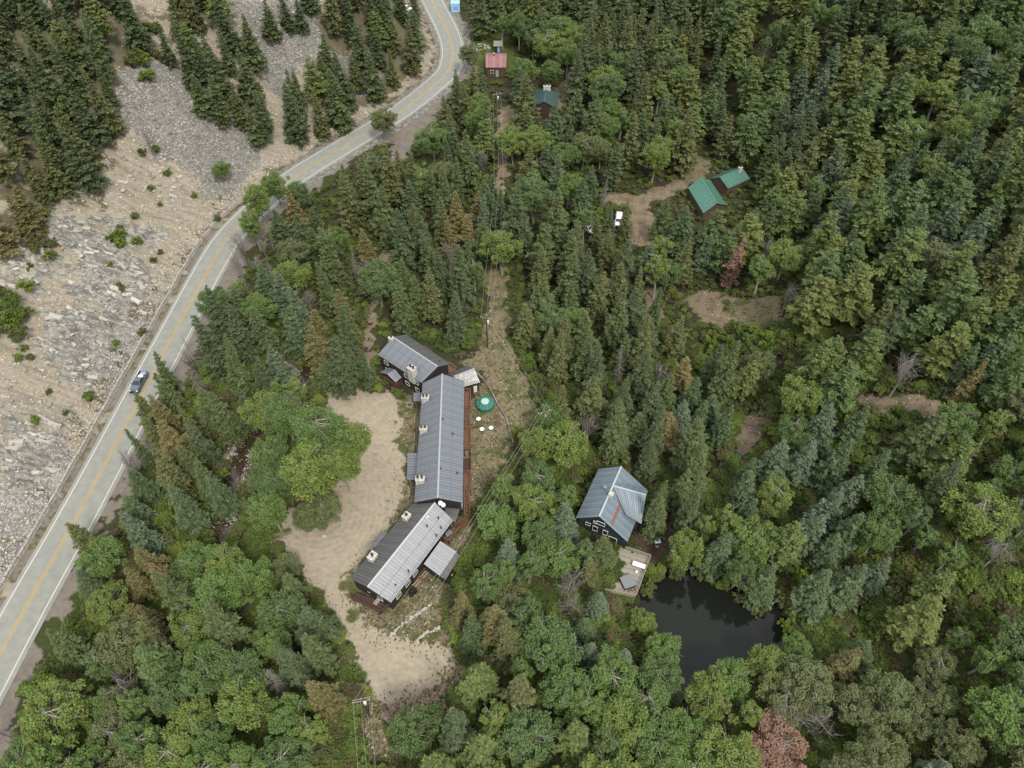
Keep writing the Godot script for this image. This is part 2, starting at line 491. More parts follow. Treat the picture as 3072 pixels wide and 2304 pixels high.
func make_zones() -> void:
	zone.resize(TN * TN)
	zone.fill(0)
	# everything on the hill side of the road starts as tan dirt, with wooded ground higher up
	var hill := PackedVector2Array()
	for p in road:
		hill.append(to_tex(p + Vector2(-1.2, -0.4)))
	hill.append(to_tex(Vector2(-230, -420))); hill.append(to_tex(Vector2(-230, 30)))
	fill_poly(hill, 5)
	zone_px([[0, 0], [480, 0], [330, 70], [300, 130], [250, 140], [265, 260], [240, 300], [200, 380], [130, 440], [60, 520], [0, 520]], 9)
	zone_px([[700, 0], [900, 0], [920, 100], [860, 190], [760, 240], [740, 180], [690, 100]], 9)
	zone_px([[250, 150], [380, 145], [470, 220], [560, 310], [560, 350], [490, 420], [440, 430], [400, 370], [330, 330], [260, 260]], 4)
	zone_px([[500, 0], [650, 0], [700, 80], [720, 150], [660, 170], [640, 110], [640, 200], [590, 200], [540, 100]], 4)
	zone_px([[710, 110], [800, 100], [840, 150], [780, 210], [720, 200]], 4)
	zone_px([[0, 1020], [90, 1020], [170, 1050], [110, 1130], [30, 1220], [0, 1260]], 4)
	zone_px([[290, 700], [350, 640], [400, 560], [460, 470], [485, 470], [420, 590], [330, 760], [260, 870], [215, 900], [250, 800]], 4)
	zone_px([[100, 700], [230, 640], [320, 680], [310, 800], [200, 830], [130, 800]], 6)
	zone_px([[0, 890], [120, 910], [170, 1010], [80, 1070], [0, 1060]], 6)
	zone_px([[150, 600], [200, 560], [300, 560], [340, 610], [270, 690], [170, 650]], 6)
	zone_px([[0, 500], [60, 520], [110, 560], [60, 640], [0, 620]], 6)
	zone_px([[80, 500], [250, 470], [330, 500], [270, 560], [160, 560]], 6)
	# shoulders and the pull-off
	var sh := PackedVector2Array()
	var back := PackedVector2Array()
	for i in road.size() - 1:
		var t := (road[i + 1] - road[i]).normalized()
		var right := Vector2(-t.y, t.x)
		sh.append(to_tex(road[i] - right * 3.2))
		back.append(to_tex(road[i] + right * (11.5 + 1.5 * sin(i * 1.3))))
	back.reverse()
	sh.append_array(back)
	fill_poly(sh, 7)
	var di := PackedVector2Array()
	var dj := PackedVector2Array()
	for i in road.size() - 1:
		var t := (road[i + 1] - road[i]).normalized()
		var left := Vector2(t.y, -t.x)
		di.append(to_tex(road[i] + left * 2.5))
		dj.append(to_tex(road[i] + left * 1.3))
	dj.reverse()
	di.append_array(dj)
	fill_poly(di, 12)
	zone_px([[835, 330], [880, 260], [930, 200], [960, 230], [920, 290], [870, 340], [850, 350]], 7)
	# the lot, paths, yards
	zone_px([[720, 1240], [880, 1080], [890, 860], [1010, 860], [1010, 1090], [965, 1290], [870, 1385], [760, 1375], [735, 1300]], 2)
	zone_px([[700, 885], [720, 845], [760, 838], [850, 850], [880, 880], [887, 930], [883, 1000], [868, 1060], [864, 1090], [838, 1150], [785, 1215], [757, 1250], [745, 1290], [755, 1330], [800, 1365], [860, 1382], [930, 1398], [985, 1395], [985, 1440], [940, 1480], [890, 1510], [830, 1540], [800, 1490], [775, 1450], [745, 1360], [700, 1290], [650, 1240], [610, 1190], [600, 1160], [610, 1120], [640, 1085], [720, 1090], [700, 1000], [720, 930]], 1)
	zone_px([[1060, 540], [1095, 580], [1105, 690], [1090, 720], [1130, 790], [1150, 850], [1170, 900], [1125, 930], [1110, 975], [1095, 1010], [1060, 1040], [1030, 1100], [1000, 1110], [1000, 870], [1040, 850], [1030, 800], [1000, 780], [1040, 740], [1048, 680], [1045, 600]], 2)
	zone_px([[1000, 1090], [1045, 1100], [1010, 1180], [965, 1250], [955, 1300], [960, 1350], [990, 1395], [930, 1397], [870, 1384], [815, 1360], [790, 1335], [780, 1300], [790, 1275], [900, 1200]], 2)
	zone_px([[860, 870], [905, 850], [905, 1000], [893, 1080], [830, 1170], [770, 1240], [755, 1250], [838, 1150], [866, 1070], [880, 1000]], 2)
	zone_px([[985, 1395], [1010, 1440], [1010, 1480], [930, 1520], [840, 1560], [850, 1659], [790, 1659], [775, 1560], [800, 1500], [850, 1530], [940, 1480]], 2)
	zone_px([[690, 1250], [752, 1254], [764, 1305], [785, 1345], [840, 1380], [775, 1440], [735, 1365], [700, 1300]], 1)
	zone_px([[600, 1070], [530, 1130], [505, 1200], [555, 1250], [585, 1235], [600, 1200], [595, 1160], [625, 1090]], 3)
	zone_path([[585, 1240], [592, 1195], [597, 1150]], 1.2, 2)
	zone_path([[785, 835], [790, 770], [805, 690], [815, 640], [838, 560], [852, 520], [880, 470]], 2.6, 8)
	zone_path([[1000, 520], [1040, 480], [1075, 440], [1085, 380], [1090, 300], [1082, 260]], 3.0, 8)
	zone_px([[1075, 235], [1110, 222], [1118, 255], [1095, 275], [1085, 300], [1075, 290]], 8)
	zone_px([[1005, 80], [1060, 70], [1110, 95], [1110, 160], [1040, 165], [1000, 125]], 3)
	zone_path([[1325, 425], [1380, 440], [1440, 410], [1500, 385]], 5.0, 8)
	zone_path([[1380, 430], [1392, 470], [1385, 520]], 6.0, 8)
	zone_px([[1470, 375], [1500, 335], [1540, 345], [1530, 375], [1490, 400]], 2)
	zone_px([[1480, 640], [1530, 618], [1575, 630], [1560, 665], [1590, 690], [1560, 710], [1510, 685]], 8)
	zone_px([[1570, 640], [1680, 640], [1700, 690], [1620, 715], [1580, 690]], 2)
	zone_px([[1600, 900], [1650, 875], [1680, 890], [1640, 940], [1600, 1000], [1580, 970]], 8)
	zone_px([[1850, 845], [1960, 850], [2060, 870], [2110, 900], [2080, 930], [1960, 890], [1860, 880]], 8)
	zone_px([[1210, 175], [1240, 160], [1230, 220], [1200, 240]], 8)
	zone_px([[1395, 620], [1420, 590], [1430, 690], [1400, 740], [1385, 700]], 8)
	zone_px([[1370, 1120], [1450, 1110], [1465, 1190], [1410, 1230], [1380, 1190]], 10)
	zone_px([[490, 930], [560, 930], [560, 1040], [500, 1160], [470, 1200], [450, 1170], [490, 1040]], 11)
	zone_px([[590, 800], [680, 760], [700, 800], [640, 860], [590, 850]], 11)

const ZC := {0: [0.062, 0.056, 0.036], 1: [0.455, 0.395, 0.30], 2: [0.235, 0.198, 0.125], 3: [0.085, 0.122, 0.028], 4: [0.225, 0.215, 0.195], 5: [0.375, 0.328, 0.25], 6: [0.41, 0.40, 0.362], 7: [0.245, 0.212, 0.185], 8: [0.285, 0.225, 0.155], 9: [0.155, 0.140, 0.092], 10: [0.085, 0.058, 0.045], 11: [0.125, 0.092, 0.062], 12: [0.16, 0.135, 0.07]}
const ZV := {0: [0.060, 0.075, 0.024], 1: [0.41, 0.352, 0.265], 2: [0.115, 0.13, 0.05], 3: [0.12, 0.135, 0.04], 4: [0.27, 0.258, 0.232], 5: [0.345, 0.315, 0.26], 6: [0.355, 0.34, 0.30], 7: [0.205, 0.178, 0.15], 8: [0.205, 0.165, 0.11], 9: [0.20, 0.17, 0.12], 10: [0.13, 0.09, 0.07], 11: [0.23, 0.20, 0.16], 12: [0.11, 0.105, 0.045]}

var island := Vector2.ZERO

func ground_texture() -> ImageTexture:
	var ic := G(958, 1540)
	island = Vector2(ic.x, ic.z)
	var ni := []
	for k in [[31, 0.035, 4], [32, 0.11, 3], [33, 0.02, 3], [34, 0.35, 2]]:
		var f := FastNoiseLite.new()
		f.seed = k[0]; f.frequency = k[1]; f.fractal_octaves = k[2]
		ni.append(f.get_image(TN, TN).get_data())
	var data := PackedByteArray()
	data.resize(TN * TN * 3)
	var a0: PackedByteArray = ni[0]
	var a1: PackedByteArray = ni[1]
	var a2: PackedByteArray = ni[2]
	var a3: PackedByteArray = ni[3]
	var lut := PackedByteArray()
	lut.resize(1025)
	for i in 1025:
		lut[i] = int(clampf(Color(i / 1024.0, 0, 0).linear_to_srgb().r, 0.0, 1.0) * 255.0)
	for y in TN:
		for x in TN:
			var k := y * TN + x
			# ragged edges: look the zone up a little aside
			var ragged := 1.0 if x < 290 else 0.4
			var wx := clampi(x + int(((a0[k] - 128) * 0.16 + (a1[k] - 128) * 0.10) * ragged), 0, TN - 1)
			var wy := clampi(y + int(((a2[k] - 128) * 0.12 + (a1[(k * 7 + 91) % (TN * TN)] - 128) * 0.05) * ragged), 0, TN - 1)
			var zn := zone[wy * TN + wx]
			var c: Array = ZC[zn]
			var e: Array = ZV[zn]
			var t := clampf((a1[k] - 118.0) / 60.0, 0.0, 1.0)
			if zn == 0 or zn == 2 or zn == 9 or zn == 5:
				t = clampf((a1[k] * 0.55 + a0[k] * 0.45 - 120.0) / 45.0, 0.0, 1.0)
			var sp := 0.86 + a3[k] / 255.0 * 0.42
			if zn == 4 or zn == 6:
				sp = 0.70 + a3[k] / 255.0 * 0.70
			if zn == 1:
				var dx := TX0 + (x + 0.5) / TN * TSX - island.x
				var dz := TZ0 + (y + 0.5) / TN * TSZ - island.y
				var dr := sqrt(dx * dx + dz * dz)
				if dr < 17.0:
					sp *= 0.95 + 0.075 * sin(dr * 5.5 + a0[k] * 0.02) * (1.0 if a2[k] > 110 else 0.4)
			elif zn == 6:
				var px := TX0 + (x + 0.5) / TN * TSX
				var pz := TZ0 + (y + 0.5) / TN * TSZ
				var ru := px * 0.35 + pz * 0.94
				var rw := px * 0.94 - pz * 0.35
				var rn := streak.get_noise_2d(ru * 2.6, rw * 0.55)
				if rn > 0.18:
					sp *= 1.0 - 0.48 * clampf((rn - 0.18) / 0.25, 0.0, 1.0)
			elif zn == 5:
				sp *= 0.88 + 0.30 * streak.get_noise_2d(x * 0.07, y * 0.42)
			data[k * 3] = lut[int(clampf(lerpf(c[0], e[0], t) * sp, 0.0, 1.0) * 1024.0)]
			data[k * 3 + 1] = lut[int(clampf(lerpf(c[1], e[1], t) * sp, 0.0, 1.0) * 1024.0)]
			data[k * 3 + 2] = lut[int(clampf(lerpf(c[2], e[2], t) * sp, 0.0, 1.0) * 1024.0)]
	return ImageTexture.create_from_image(Image.create_from_data(TN, TN, false, Image.FORMAT_RGB8, data))

var ridge := FastNoiseLite.new()
var streak := FastNoiseLite.new()
func rock_relief(x: float, z: float) -> float:
	var zn := zone_at(x, z)
	# slanting beds of broken rock
	var u := x * 0.35 + z * 0.94
	var w := x * 0.94 - z * 0.35
	var r := ridge.get_noise_2d(u * 1.6, w * 0.45)
	if zn == 6:
		return r * 1.7 + ridge.get_noise_2d(u * 4.2, w * 1.1) * 0.5 + nz2.get_noise_2d(x * 4.0, z * 4.0) * 0.3
	if zn == 5 or zn == 4 or zn == 9:
		return r * 0.30 + ridge.get_noise_2d(u * 4.2, w * 1.6) * 0.16 + nz2.get_noise_2d(x * 3.0, z * 3.0) * 0.2
	return 0.0

const PX0 := -155.0
const PX1 := -80.0
const PZ0 := -184.0
const PZ1 := -35.5

func in_patch(x: float, z: float) -> bool:
	return x > PX0 and x < PX1 and z > PZ0 and z < PZ1

func relief(x: float, z: float) -> float:
	if not in_patch(x, z):
		return 0.0
	var edge := minf(minf(x - PX0, PX1 - x), minf(z - PZ0, PZ1 - z))
	return rock_relief(x, z) * clampf(edge / 4.0, 0.0, 1.0) * clampf((road_near(x, z).x - 3.6) / 3.0, 0.0, 1.0)

func surface_y(x: float, z: float) -> float:
	return ground(x, z) + relief(x, z)

func sheet(x0: float, z0: float, nx: int, nzz: int, s: float, fine: bool) -> ArrayMesh:
	var v := PackedVector3Array()
	var uv := PackedVector2Array()
	var uv2 := PackedVector2Array()
	var nn := PackedVector3Array()
	var idx := PackedInt32Array()
	v.resize(nx * nzz); uv.resize(nx * nzz); uv2.resize(nx * nzz); nn.resize(nx * nzz)
	for j in nzz:
		for i in nx:
			var x := x0 + i * s
			var z := z0 + j * s
			var y := surface_y(x, z) if fine else ground(x, z)
			var k := j * nx + i
			v[k] = Vector3(x, y, z)
			uv[k] = Vector2((x - TX0) / TSX, (z - TZ0) / TSZ)
			uv2[k] = Vector2(x, z) * 0.11
	for j in nzz:
		for i in nx:
			var l := v[j * nx + maxi(i - 1, 0)]
			var r := v[j * nx + mini(i + 1, nx - 1)]
			var d := v[maxi(j - 1, 0) * nx + i]
			var u := v[mini(j + 1, nzz - 1) * nx + i]
			nn[j * nx + i] = (u - d).cross(r - l).normalized()
	for j in nzz - 1:
		for i in nx - 1:
			var k := j * nx + i
			if not fine:
				var x := x0 + i * s
				var z := z0 + j * s
				if x >= PX0 and x + s <= PX1 and z >= PZ0 and z + s <= PZ1:
					continue
			idx.append_array(PackedInt32Array([k, k + 1, k + nx, k + 1, k + nx + 1, k + nx]))
	var arr := []
	arr.resize(Mesh.ARRAY_MAX)
	arr[Mesh.ARRAY_VERTEX] = v; arr[Mesh.ARRAY_NORMAL] = nn; arr[Mesh.ARRAY_TEX_UV] = uv; arr[Mesh.ARRAY_TEX_UV2] = uv2; arr[Mesh.ARRAY_INDEX] = idx
	var m := ArrayMesh.new()
	m.add_surface_from_arrays(Mesh.PRIMITIVE_TRIANGLES, arr)
	return m

func make_terrain() -> void:
	streak.seed = 71; streak.frequency = 0.30; streak.fractal_type = FastNoiseLite.FRACTAL_RIDGED; streak.fractal_octaves = 3
	ridge.seed = 44; ridge.frequency = 0.16; ridge.fractal_type = FastNoiseLite.FRACTAL_RIDGED; ridge.fractal_octaves = 3
	var gm := StandardMaterial3D.new()
	gm.resource_name = "ground_cover"
	gm.albedo_texture = ground_texture()
	gm.texture_repeat = false
	gm.roughness = 0.95
	gm.metallic_specular = 0.25
	gm.detail_enabled = true
	gm.detail_blend_mode = BaseMaterial3D.BLEND_MODE_MUL
	gm.detail_uv_layer = BaseMaterial3D.DETAIL_UV_2
	gm.detail_albedo = noise_tex(61, 0.09, 0.68, 1.0, 512, 4)
	# the texture of the ground ends at the far edges; the sheet itself goes on
	struct("terrain", sheet(GX0, GZ0, GNX, GNZ, GS, false), gm)
	struct("rock_slope", sheet(PX0, PZ0, 201, 397, 0.375, true), gm)

# a strip that follows the road at offsets a..b to the right of the left white line
func road_strip(a: float, b: float, lift: float, from := 0, to := 9999, dash := 0) -> Shape:
	var s := Shape.new()
	for i in range(maxi(from, 1), mini(to, road.size() - 2)):
		var t0 := (road[i + 1] - road[i - 1]).normalized()
		var t1 := (road[mini(i + 2, road.size() - 1)] - road[i]).normalized()
		var r0 := Vector2(-t0.y, t0.x)
		var r1 := Vector2(-t1.y, t1.x)
		var n := maxi(1, int(road[i].distance_to(road[i + 1]) / 3.0))
		for k in n:
			if dash and (i * 7 + k) % dash == 0:
				continue
			var f0 := float(k) / n
			var f1 := float(k + 1) / n
			var c0 := road[i].lerp(road[i + 1], f0)
			var c1 := road[i].lerp(road[i + 1], f1)
			var q0 := r0.lerp(r1, f0).normalized()
			var q1 := r0.lerp(r1, f1).normalized()
			var y0 := base_y(c0.y) + lift
			var y1 := base_y(c1.y) + lift
			s.quad(Vector3(c0.x + q0.x * a, y0, c0.y + q0.y * a), Vector3(c1.x + q1.x * a, y1, c1.y + q1.y * a), Vector3(c1.x + q1.x * b, y1, c1.y + q1.y * b), Vector3(c0.x + q0.x * b, y0, c0.y + q0.y * b))
	return s

func road_point(dist: float) -> Array:     # [place, tangent] so many metres along the line
	var left := dist
	for i in road.size() - 1:
		var l := road[i].distance_to(road[i + 1])
		if left <= l:
			return [road[i].lerp(road[i + 1], left / l), (road[i + 1] - road[i]).normalized()]
		left -= l
	return [road[road.size() - 1], Vector2(0, -1)]

func make_road() -> void:
	var r := road_strip(-0.75, 8.0, 0.06)
	struct("road", r, M.asphalt)
	var far_i := 0
	for i in road.size():
		if road[i].y > -172.0:
			far_i = i
	struct("road_shoulder", road_strip(-2.3, 10.6, 0.045, far_i), mat("gravelly_asphalt", lin(0.275, 0.255, 0.225), 0.95, 0.0, grain_coarse, 0.12))
	struct("road_edge_line", road_strip(-0.10, 0.11, 0.066), M.white_paint)
	struct("road_edge_line", road_strip(7.0, 7.21, 0.066), M.white_paint)
	struct("road_centre_line", road_strip(3.28, 3.45, 0.066), M.yellow_paint)
	struct("road_centre_line", road_strip(3.66, 3.83, 0.066), M.yellow_paint)
	# tar-sealed cracks
	for q in [[[690, 745], [668, 770], [652, 812], [640, 845]], [[655, 770], [690, 766]]]:
		var s := Shape.new()
		for i in q.size() - 1:
			var a := G(q[i][0], q[i][1])
			var b := G(q[i + 1][0], q[i + 1][1])
			s.bar(Vector3(a.x, base_y(a.z) + 0.06, a.z), Vector3(b.x, base_y(b.z) + 0.06, b.z), 0.12, 0.012)
		struct("road_crack", s, M.darkgrey)
	# concrete barrier, one block after another
	var dist := 70.0
	var k := 0
	while true:
		var p := road_point(dist)
		var q := road_point(dist + 3.75)
		if p[0].y < -160.5:
			break
		var m: Vector2 = (p[0] + q[0]) * 0.5
		var t: Vector2 = (q[0] - p[0]).normalized()
		var left := Vector2(t.y, -t.x)
		m += left * (2.75 + 0.08 * sin(k * 2.1))
		var y := base_y(m.y)
		if proj(Vector3(m.x, y, m.y)).x > -120.0:
			var o := thing("concrete_barrier", "concrete barrier block with a white reflector strip along the highway ditch" if k % 2 == 0 else "plain grey concrete barrier block in the row along the highway ditch", "barrier", Vector3(m.x, y - 0.02, m.y), atan2(-t.x, -t.y) + 0.012 * sin(k * 3.7), "concrete barrier blocks along the highway")
			if barrier_mesh == null:
				var s := Shape.new()
				var prof := [Vector2(-0.40, 0.0), Vector2(-0.40, 0.10), Vector2(-0.30, 0.32), Vector2(-0.22, 0.81), Vector2(0.22, 0.81), Vector2(0.30, 0.32), Vector2(0.40, 0.10), Vector2(0.40, 0.0)]
				for i in prof.size():
					var a: Vector2 = prof[i]
					var b: Vector2 = prof[(i + 1) % prof.size()]
					s.quad_out(Vector3(a.x, a.y, -1.83), Vector3(b.x, b.y, -1.83), Vector3(b.x, b.y, 1.83), Vector3(a.x, a.y, 1.83), Vector3(0, 0.3, 0))
				for e in [-1.83, 1.83]:
					for i in range(1, prof.size() - 1):
						s.tri_out(Vector3(prof[0].x, prof[0].y, e), Vector3(prof[i].x, prof[i].y, e), Vector3(prof[i + 1].x, prof[i + 1].y, e), Vector3(0, 0.3, 0))
				barrier_mesh = s.done()
			part("block", barrier_mesh, M.concrete, o)
			if k % 2 == 0:
				boxpart("reflector_strip", Vector3(0.02, 0.815, 1.1), Vector3(0.14, 0.012, 0.9), M.white, o)
			else:
				boxpart("lifting_slot", Vector3(0, 0.04, 0), Vector3(0.66, 0.08, 0.5), M.darkgrey, o)
		dist += 3.78
		k += 1

var barrier_mesh: ArrayMesh

func flat_poly(pts: PackedVector2Array, y: float) -> Shape:
	var s := Shape.new()
	var t := Geometry2D.triangulate_polygon(pts)
	for i in range(0, t.size(), 3):
		var a := Vector3(pts[t[i]].x, y, pts[t[i]].y)
		var b := Vector3(pts[t[i + 1]].x, y, pts[t[i + 1]].y)
		var c := Vector3(pts[t[i + 2]].x, y, pts[t[i + 2]].y)
		s.tri_out(a, b, c, a - Vector3(0, 5, 0))
	return s

func make_water() -> void:
	var big := PackedVector2Array()
	var mid := Vector2.ZERO
	for p in pond:
		mid += p / pond.size()
	for p in pond:
		big.append(p + (p - mid).normalized() * 0.5)
	struct("pond_water", flat_poly(big, POND_Y), M.water)
	var s := Shape.new()
	var f := Shape.new()
	var r := RandomNumberGenerator.new()
	r.seed = 5
	for i in creek.size() - 1:
		var t := (creek[i + 1] - creek[i]).normalized()
		var side := Vector2(-t.y, t.x) * 1.7
		var n := int(creek[i].distance_to(creek[i + 1]) / 1.5) + 1
		for k in n:
			var a := creek[i].lerp(creek[i + 1], float(k) / n)
			var b := creek[i].lerp(creek[i + 1], float(k + 1) / n)
			var ya := ground(a.x, a.y) + 0.22
			var yb := ground(b.x, b.y) + 0.22
			s.quad(Vector3(a.x - side.x, ya, a.y - side.y), Vector3(b.x - side.x, yb, b.y - side.y), Vector3(b.x + side.x, yb, b.y + side.y), Vector3(a.x + side.x, ya, a.y + side.y))
	struct("creek_water", s, M.creek)
	for q in [[752, 1368, 2.6], [700, 1362, 1.6], [678, 1548, 3.0], [690, 1560, 1.8], [655, 1645, 1.6], [920, 1160, 1.6], [895, 1178, 1.4], [690, 1520, 1.6]]:
		var g := G(q[0], q[1])
		for k in 26:
			var a := Vector3(g.x + r.randfn(0, q[2] * 0.30), 0, g.z + r.randfn(0, q[2] * 0.22))
			a.y = ground(a.x, a.z) + 0.25 + r.randf() * 0.12
			f.box(a, Vector3(r.randf_range(0.12, 0.5), 0.08, r.randf_range(0.08, 0.22)), Basis(Vector3.UP, r.randf_range(-0.5, 0.5)))
	var fo := part("white_water", f, M.foam, self)
	fo.set_meta("kind", "stuff")
	tag(fo, "white foaming water where the creek drops over stones", "water")

# ---------------------------------------------------------------- building helpers
func Z4(x: float, y: float, h: float) -> Vector3:
	return W(1040.0 + x / 3.6867, 960.0 + y / 3.6867, h)
func Z5(x: float, y: float, h: float) -> Vector3:
	return W(1040.0 + x / 3.6867, 1400.0 + y / 3.6867, h)
func Z6(x: float, y: float, h: float) -> Vector3:
	return W(1640.0 + x / 3.6867, 1350.0 + y / 3.6867, h)

# one slope of ribbed metal sheets between a ridge line and an eave line (coordinates inside the building)
func roof_slope(o: Node3D, r0: Vector3, r1: Vector3, e0: Vector3, e1: Vector3, w: float, mats: Array, called := "roof", seams := []) -> MeshInstance3D:
	var up := (r1 - r0).cross(e0 - r0).normalized()
	if up.y < 0.0:
		up = -up
	var slab := Shape.new()
	var n := maxi(2, int(round(maxf(r0.distance_to(r1), e0.distance_to(e1)) / w)))
	for i in n:
		var a := r0.lerp(r1, float(i) / n)
		var b := r0.lerp(r1, float(i + 1) / n)
		var c := e0.lerp(e1, float(i + 1) / n)
		var d := e0.lerp(e1, float(i) / n)
		slab.hexa([a - up * 0.10, b - up * 0.10, c - up * 0.10, d - up * 0.10, a - up * 0.01, b - up * 0.01, c - up * 0.01, d - up * 0.01])
	var roof := part(called, slab, M.darkgrey, o)
	for i in n:
		var t0 := float(i) / n
		var t1 := float(i + 1) / n
		var g := (r1 - r0).normalized() * 0.018
		var a := r0.lerp(r1, t0) + g
		var b := r0.lerp(r1, t1) - g
		var c := e0.lerp(e1, t1) - g
		var d := e0.lerp(e1, t0) + g
		var s := Shape.new()
		s.hexa([a + up * 0.004, b + up * 0.004, c + up * 0.004, d + up * 0.004, a + up * 0.028, b + up * 0.028, c + up * 0.028, d + up * 0.028])
		var k := up * 0.07
		s.hexa([a + up * 0.028, a + g * 3.0 + up * 0.028, d + g * 3.0 + up * 0.028, d + up * 0.028, a + up * 0.028 + k, a + g * 3.0 + up * 0.028 + k, d + g * 3.0 + up * 0.028 + k, d + up * 0.028 + k])
		part("roof_panel", s, mats[(i * 7 + int(abs(r0.x) * 3.0)) % mats.size()], roof)
	for f in seams:
		var s := Shape.new()
		s.bar(r0.lerp(e0, f) + up * 0.035, r1.lerp(e1, f) + up * 0.035, 0.075, 0.016)
		part("lap_seam", s, M.seam, roof)
	return roof

func roof_ridge(o: Node3D, a: Vector3, b: Vector3, m: Material) -> void:
	var s := Shape.new()
	s.bar(a + Vector3(0, 0.075, 0), b + Vector3(0, 0.075, 0), 0.34, 0.07)
	part("ridge_cap", s, m, o)

# walls under a gable roof: eaves and ridge given, pulled in by the overhang
func gable_walls(o: Node3D, r0: Vector3, r1: Vector3, l0: Vector3, l1: Vector3, q0: Vector3, q1: Vector3, gy: float, m: Material, over := 0.4, endover := 0.35) -> void:
	var along := (r1 - r0).normalized() * endover
	var s := Shape.new()
	var ends := []
	for e in [[r0 + along, l0 + along, q0 + along], [r1 - along, l1 - along, q1 - along]]:
		var r: Vector3 = e[0]
		var l: Vector3 = e[1].lerp(e[0], over / maxf(0.5, Vector2(e[1].x - e[0].x, e[1].z - e[0].z).length()))
		var q: Vector3 = e[2].lerp(e[0], over / maxf(0.5, Vector2(e[2].x - e[0].x, e[2].z - e[0].z).length()))
		var dn := Vector3(0, 0.30, 0)
		ends.append([Vector3(l.x, gy, l.z), l - dn, r - dn, q - dn, Vector3(q.x, gy, q.z)])
	var mid := (r0 + r1) * 0.5
	mid.y = (gy + r0.y) * 0.5
	for e in ends:
		for i in range(1, 4):
			s.tri_out(e[0], e[i], e[i + 1], mid)
	for i in 4:
		s.quad_out(ends[0][i], ends[0][i + 1], ends[1][i + 1], ends[1][i], mid)
	part("wall", s, m, o)

func window(o: Node3D, at: Vector3, out: Vector3, w: float, h: float, called := "window") -> void:
	var b := Basis(Vector3.UP.cross(out).normalized(), Vector3.UP, out)
	var f := Shape.new()
	for k in [[-w / 2, 0, 0.09, h + 0.09], [w / 2, 0, 0.09, h + 0.09]]:
		f.box(b * Vector3(k[0], k[1], 0.03), Vector3(k[2], k[3], 0.09), b)
	for k in [-h / 2, h / 2]:
		f.box(b * Vector3(0, k, 0.03), Vector3(w - 0.09, 0.09, 0.09), b)
	var win := part(called, f, M.frame, o, at)
	boxpart("pane", b * Vector3(0, 0, 0.005), Vector3(w - 0.08, h - 0.08, 0.03), M.glass, win, b)

func chimney(o: Node3D, top: Vector3, size: Vector2, h: float, turn: float, flues := 2, m: Material = null) -> void:
	var b := Basis(Vector3.UP, turn)
	var c := boxpart("chimney", top - Vector3(0, h / 2, 0), Vector3(size.x, h, size.y), m if m else M.white, o, b)
	boxpart("cap_slab", Vector3(0, h / 2 + 0.04, 0), Vector3(size.x + 0.12, 0.08, size.y + 0.12), M.white, c, b)
	for i in flues:
		var x := 0.0 if flues == 1 else (i - 0.5) * size.x * 0.5
		boxpart("flue", b * Vector3(x, h / 2 + 0.33, -0.05), Vector3(0.34, 0.5, 0.34), M.brick, c, b)
		boxpart("flue_cap", b * Vector3(x, h / 2 + 0.68, -0.05), Vector3(0.42, 0.05, 0.42), M.black, c, b)

# a deck of boards laid side by side from edge a-b towards d-c; all four at deck height
func deck(o: Node3D, a: Vector3, b: Vector3, c: Vector3, d: Vector3, gy: float, mats: Array, rails: Array, railmat: Material, bw := 0.28, called := "deck") -> void:
	var s := Shape.new()
	var dn := Vector3(0, 0.2, 0)
	var t := Vector3(0, 0.035, 0)
	s.hexa([a - dn, b - dn, c - dn, d - dn, a - t, b - t, c - t, d - t])
	for p: Vector3 in [a.lerp(c, 0.06), b.lerp(d, 0.06), c.lerp(a, 0.06), d.lerp(b, 0.06)]:
		if p.y - gy > 0.4:
			s.box(Vector3(p.x, (gy + p.y - 0.2) / 2, p.z), Vector3(0.16, p.y - 0.2 - gy, 0.16))
	var dk := part(called, s, M.brownwood if mats[0] != M.greywood[0] else M.greywood[2], o)
	var n := maxi(2, int(round(a.distance_to(d) / bw)))
	for i in n:
		var f0 := (i + 0.04) / n
		var f1 := (i + 0.96) / n
		var q := Shape.new()
		q.hexa([a.lerp(d, f0) - t * 0.9, b.lerp(c, f0) - t * 0.9, b.lerp(c, f1) - t * 0.9, a.lerp(d, f1) - t * 0.9, a.lerp(d, f0), b.lerp(c, f0), b.lerp(c, f1), a.lerp(d, f1)])
		part("deck_board", q, mats[(i * 5 + i / 3) % mats.size()], dk)
	var cs := [a, b, c, d]
	for r in rails:
		rail(o, cs[r[0]], cs[r[1]], railmat)

func rail(o: Node3D, a: Vector3, b: Vector3, m: Material, h := 0.95) -> void:
	var s := Shape.new()
	var n := maxi(1, int(a.distance_to(b) / 1.6))
	for i in n + 1:
		var p := a.lerp(b, float(i) / n)
		s.box(p + Vector3(0, h / 2, 0), Vector3(0.09, h, 0.09))
	var r := part("railing", s, m, o)
	for y in [h + 0.03, h * 0.55, h * 0.2]:
		var q := Shape.new()
		q.bar(a + Vector3(0, y, 0), b + Vector3(0, y, 0), 0.13 if y > h else 0.05, 0.05 if y > h else 0.13)
		part("rail", q, m, r)

func stairs(o: Node3D, top: Vector3, foot: Vector3, width: float, m: Array, n := 14) -> void:
	var d := foot - top
	var flat := Vector3(d.x, 0, d.z).normalized()
	var side := flat.cross(Vector3.UP) * width * 0.5
	var s := Shape.new()
	for k in [-1.0, 1.0]:
		s.bar(top + side * k - Vector3(0, 0.12, 0), foot + side * k + Vector3(0, 0.04, 0), 0.07, 0.28)
	var st := part("stair", s, m[0], o)
	for i in n:
		var p := top.lerp(foot, (i + 0.5) / n)
		boxpart("tread", p, Vector3(width - 0.1, 0.05, 0.22), m[1], st, Basis(side.normalized(), Vector3.UP, -flat))
	for k in [-1.0, 1.0]:
		rail(o, top + side * k, foot + side * k, m[0], 0.85)

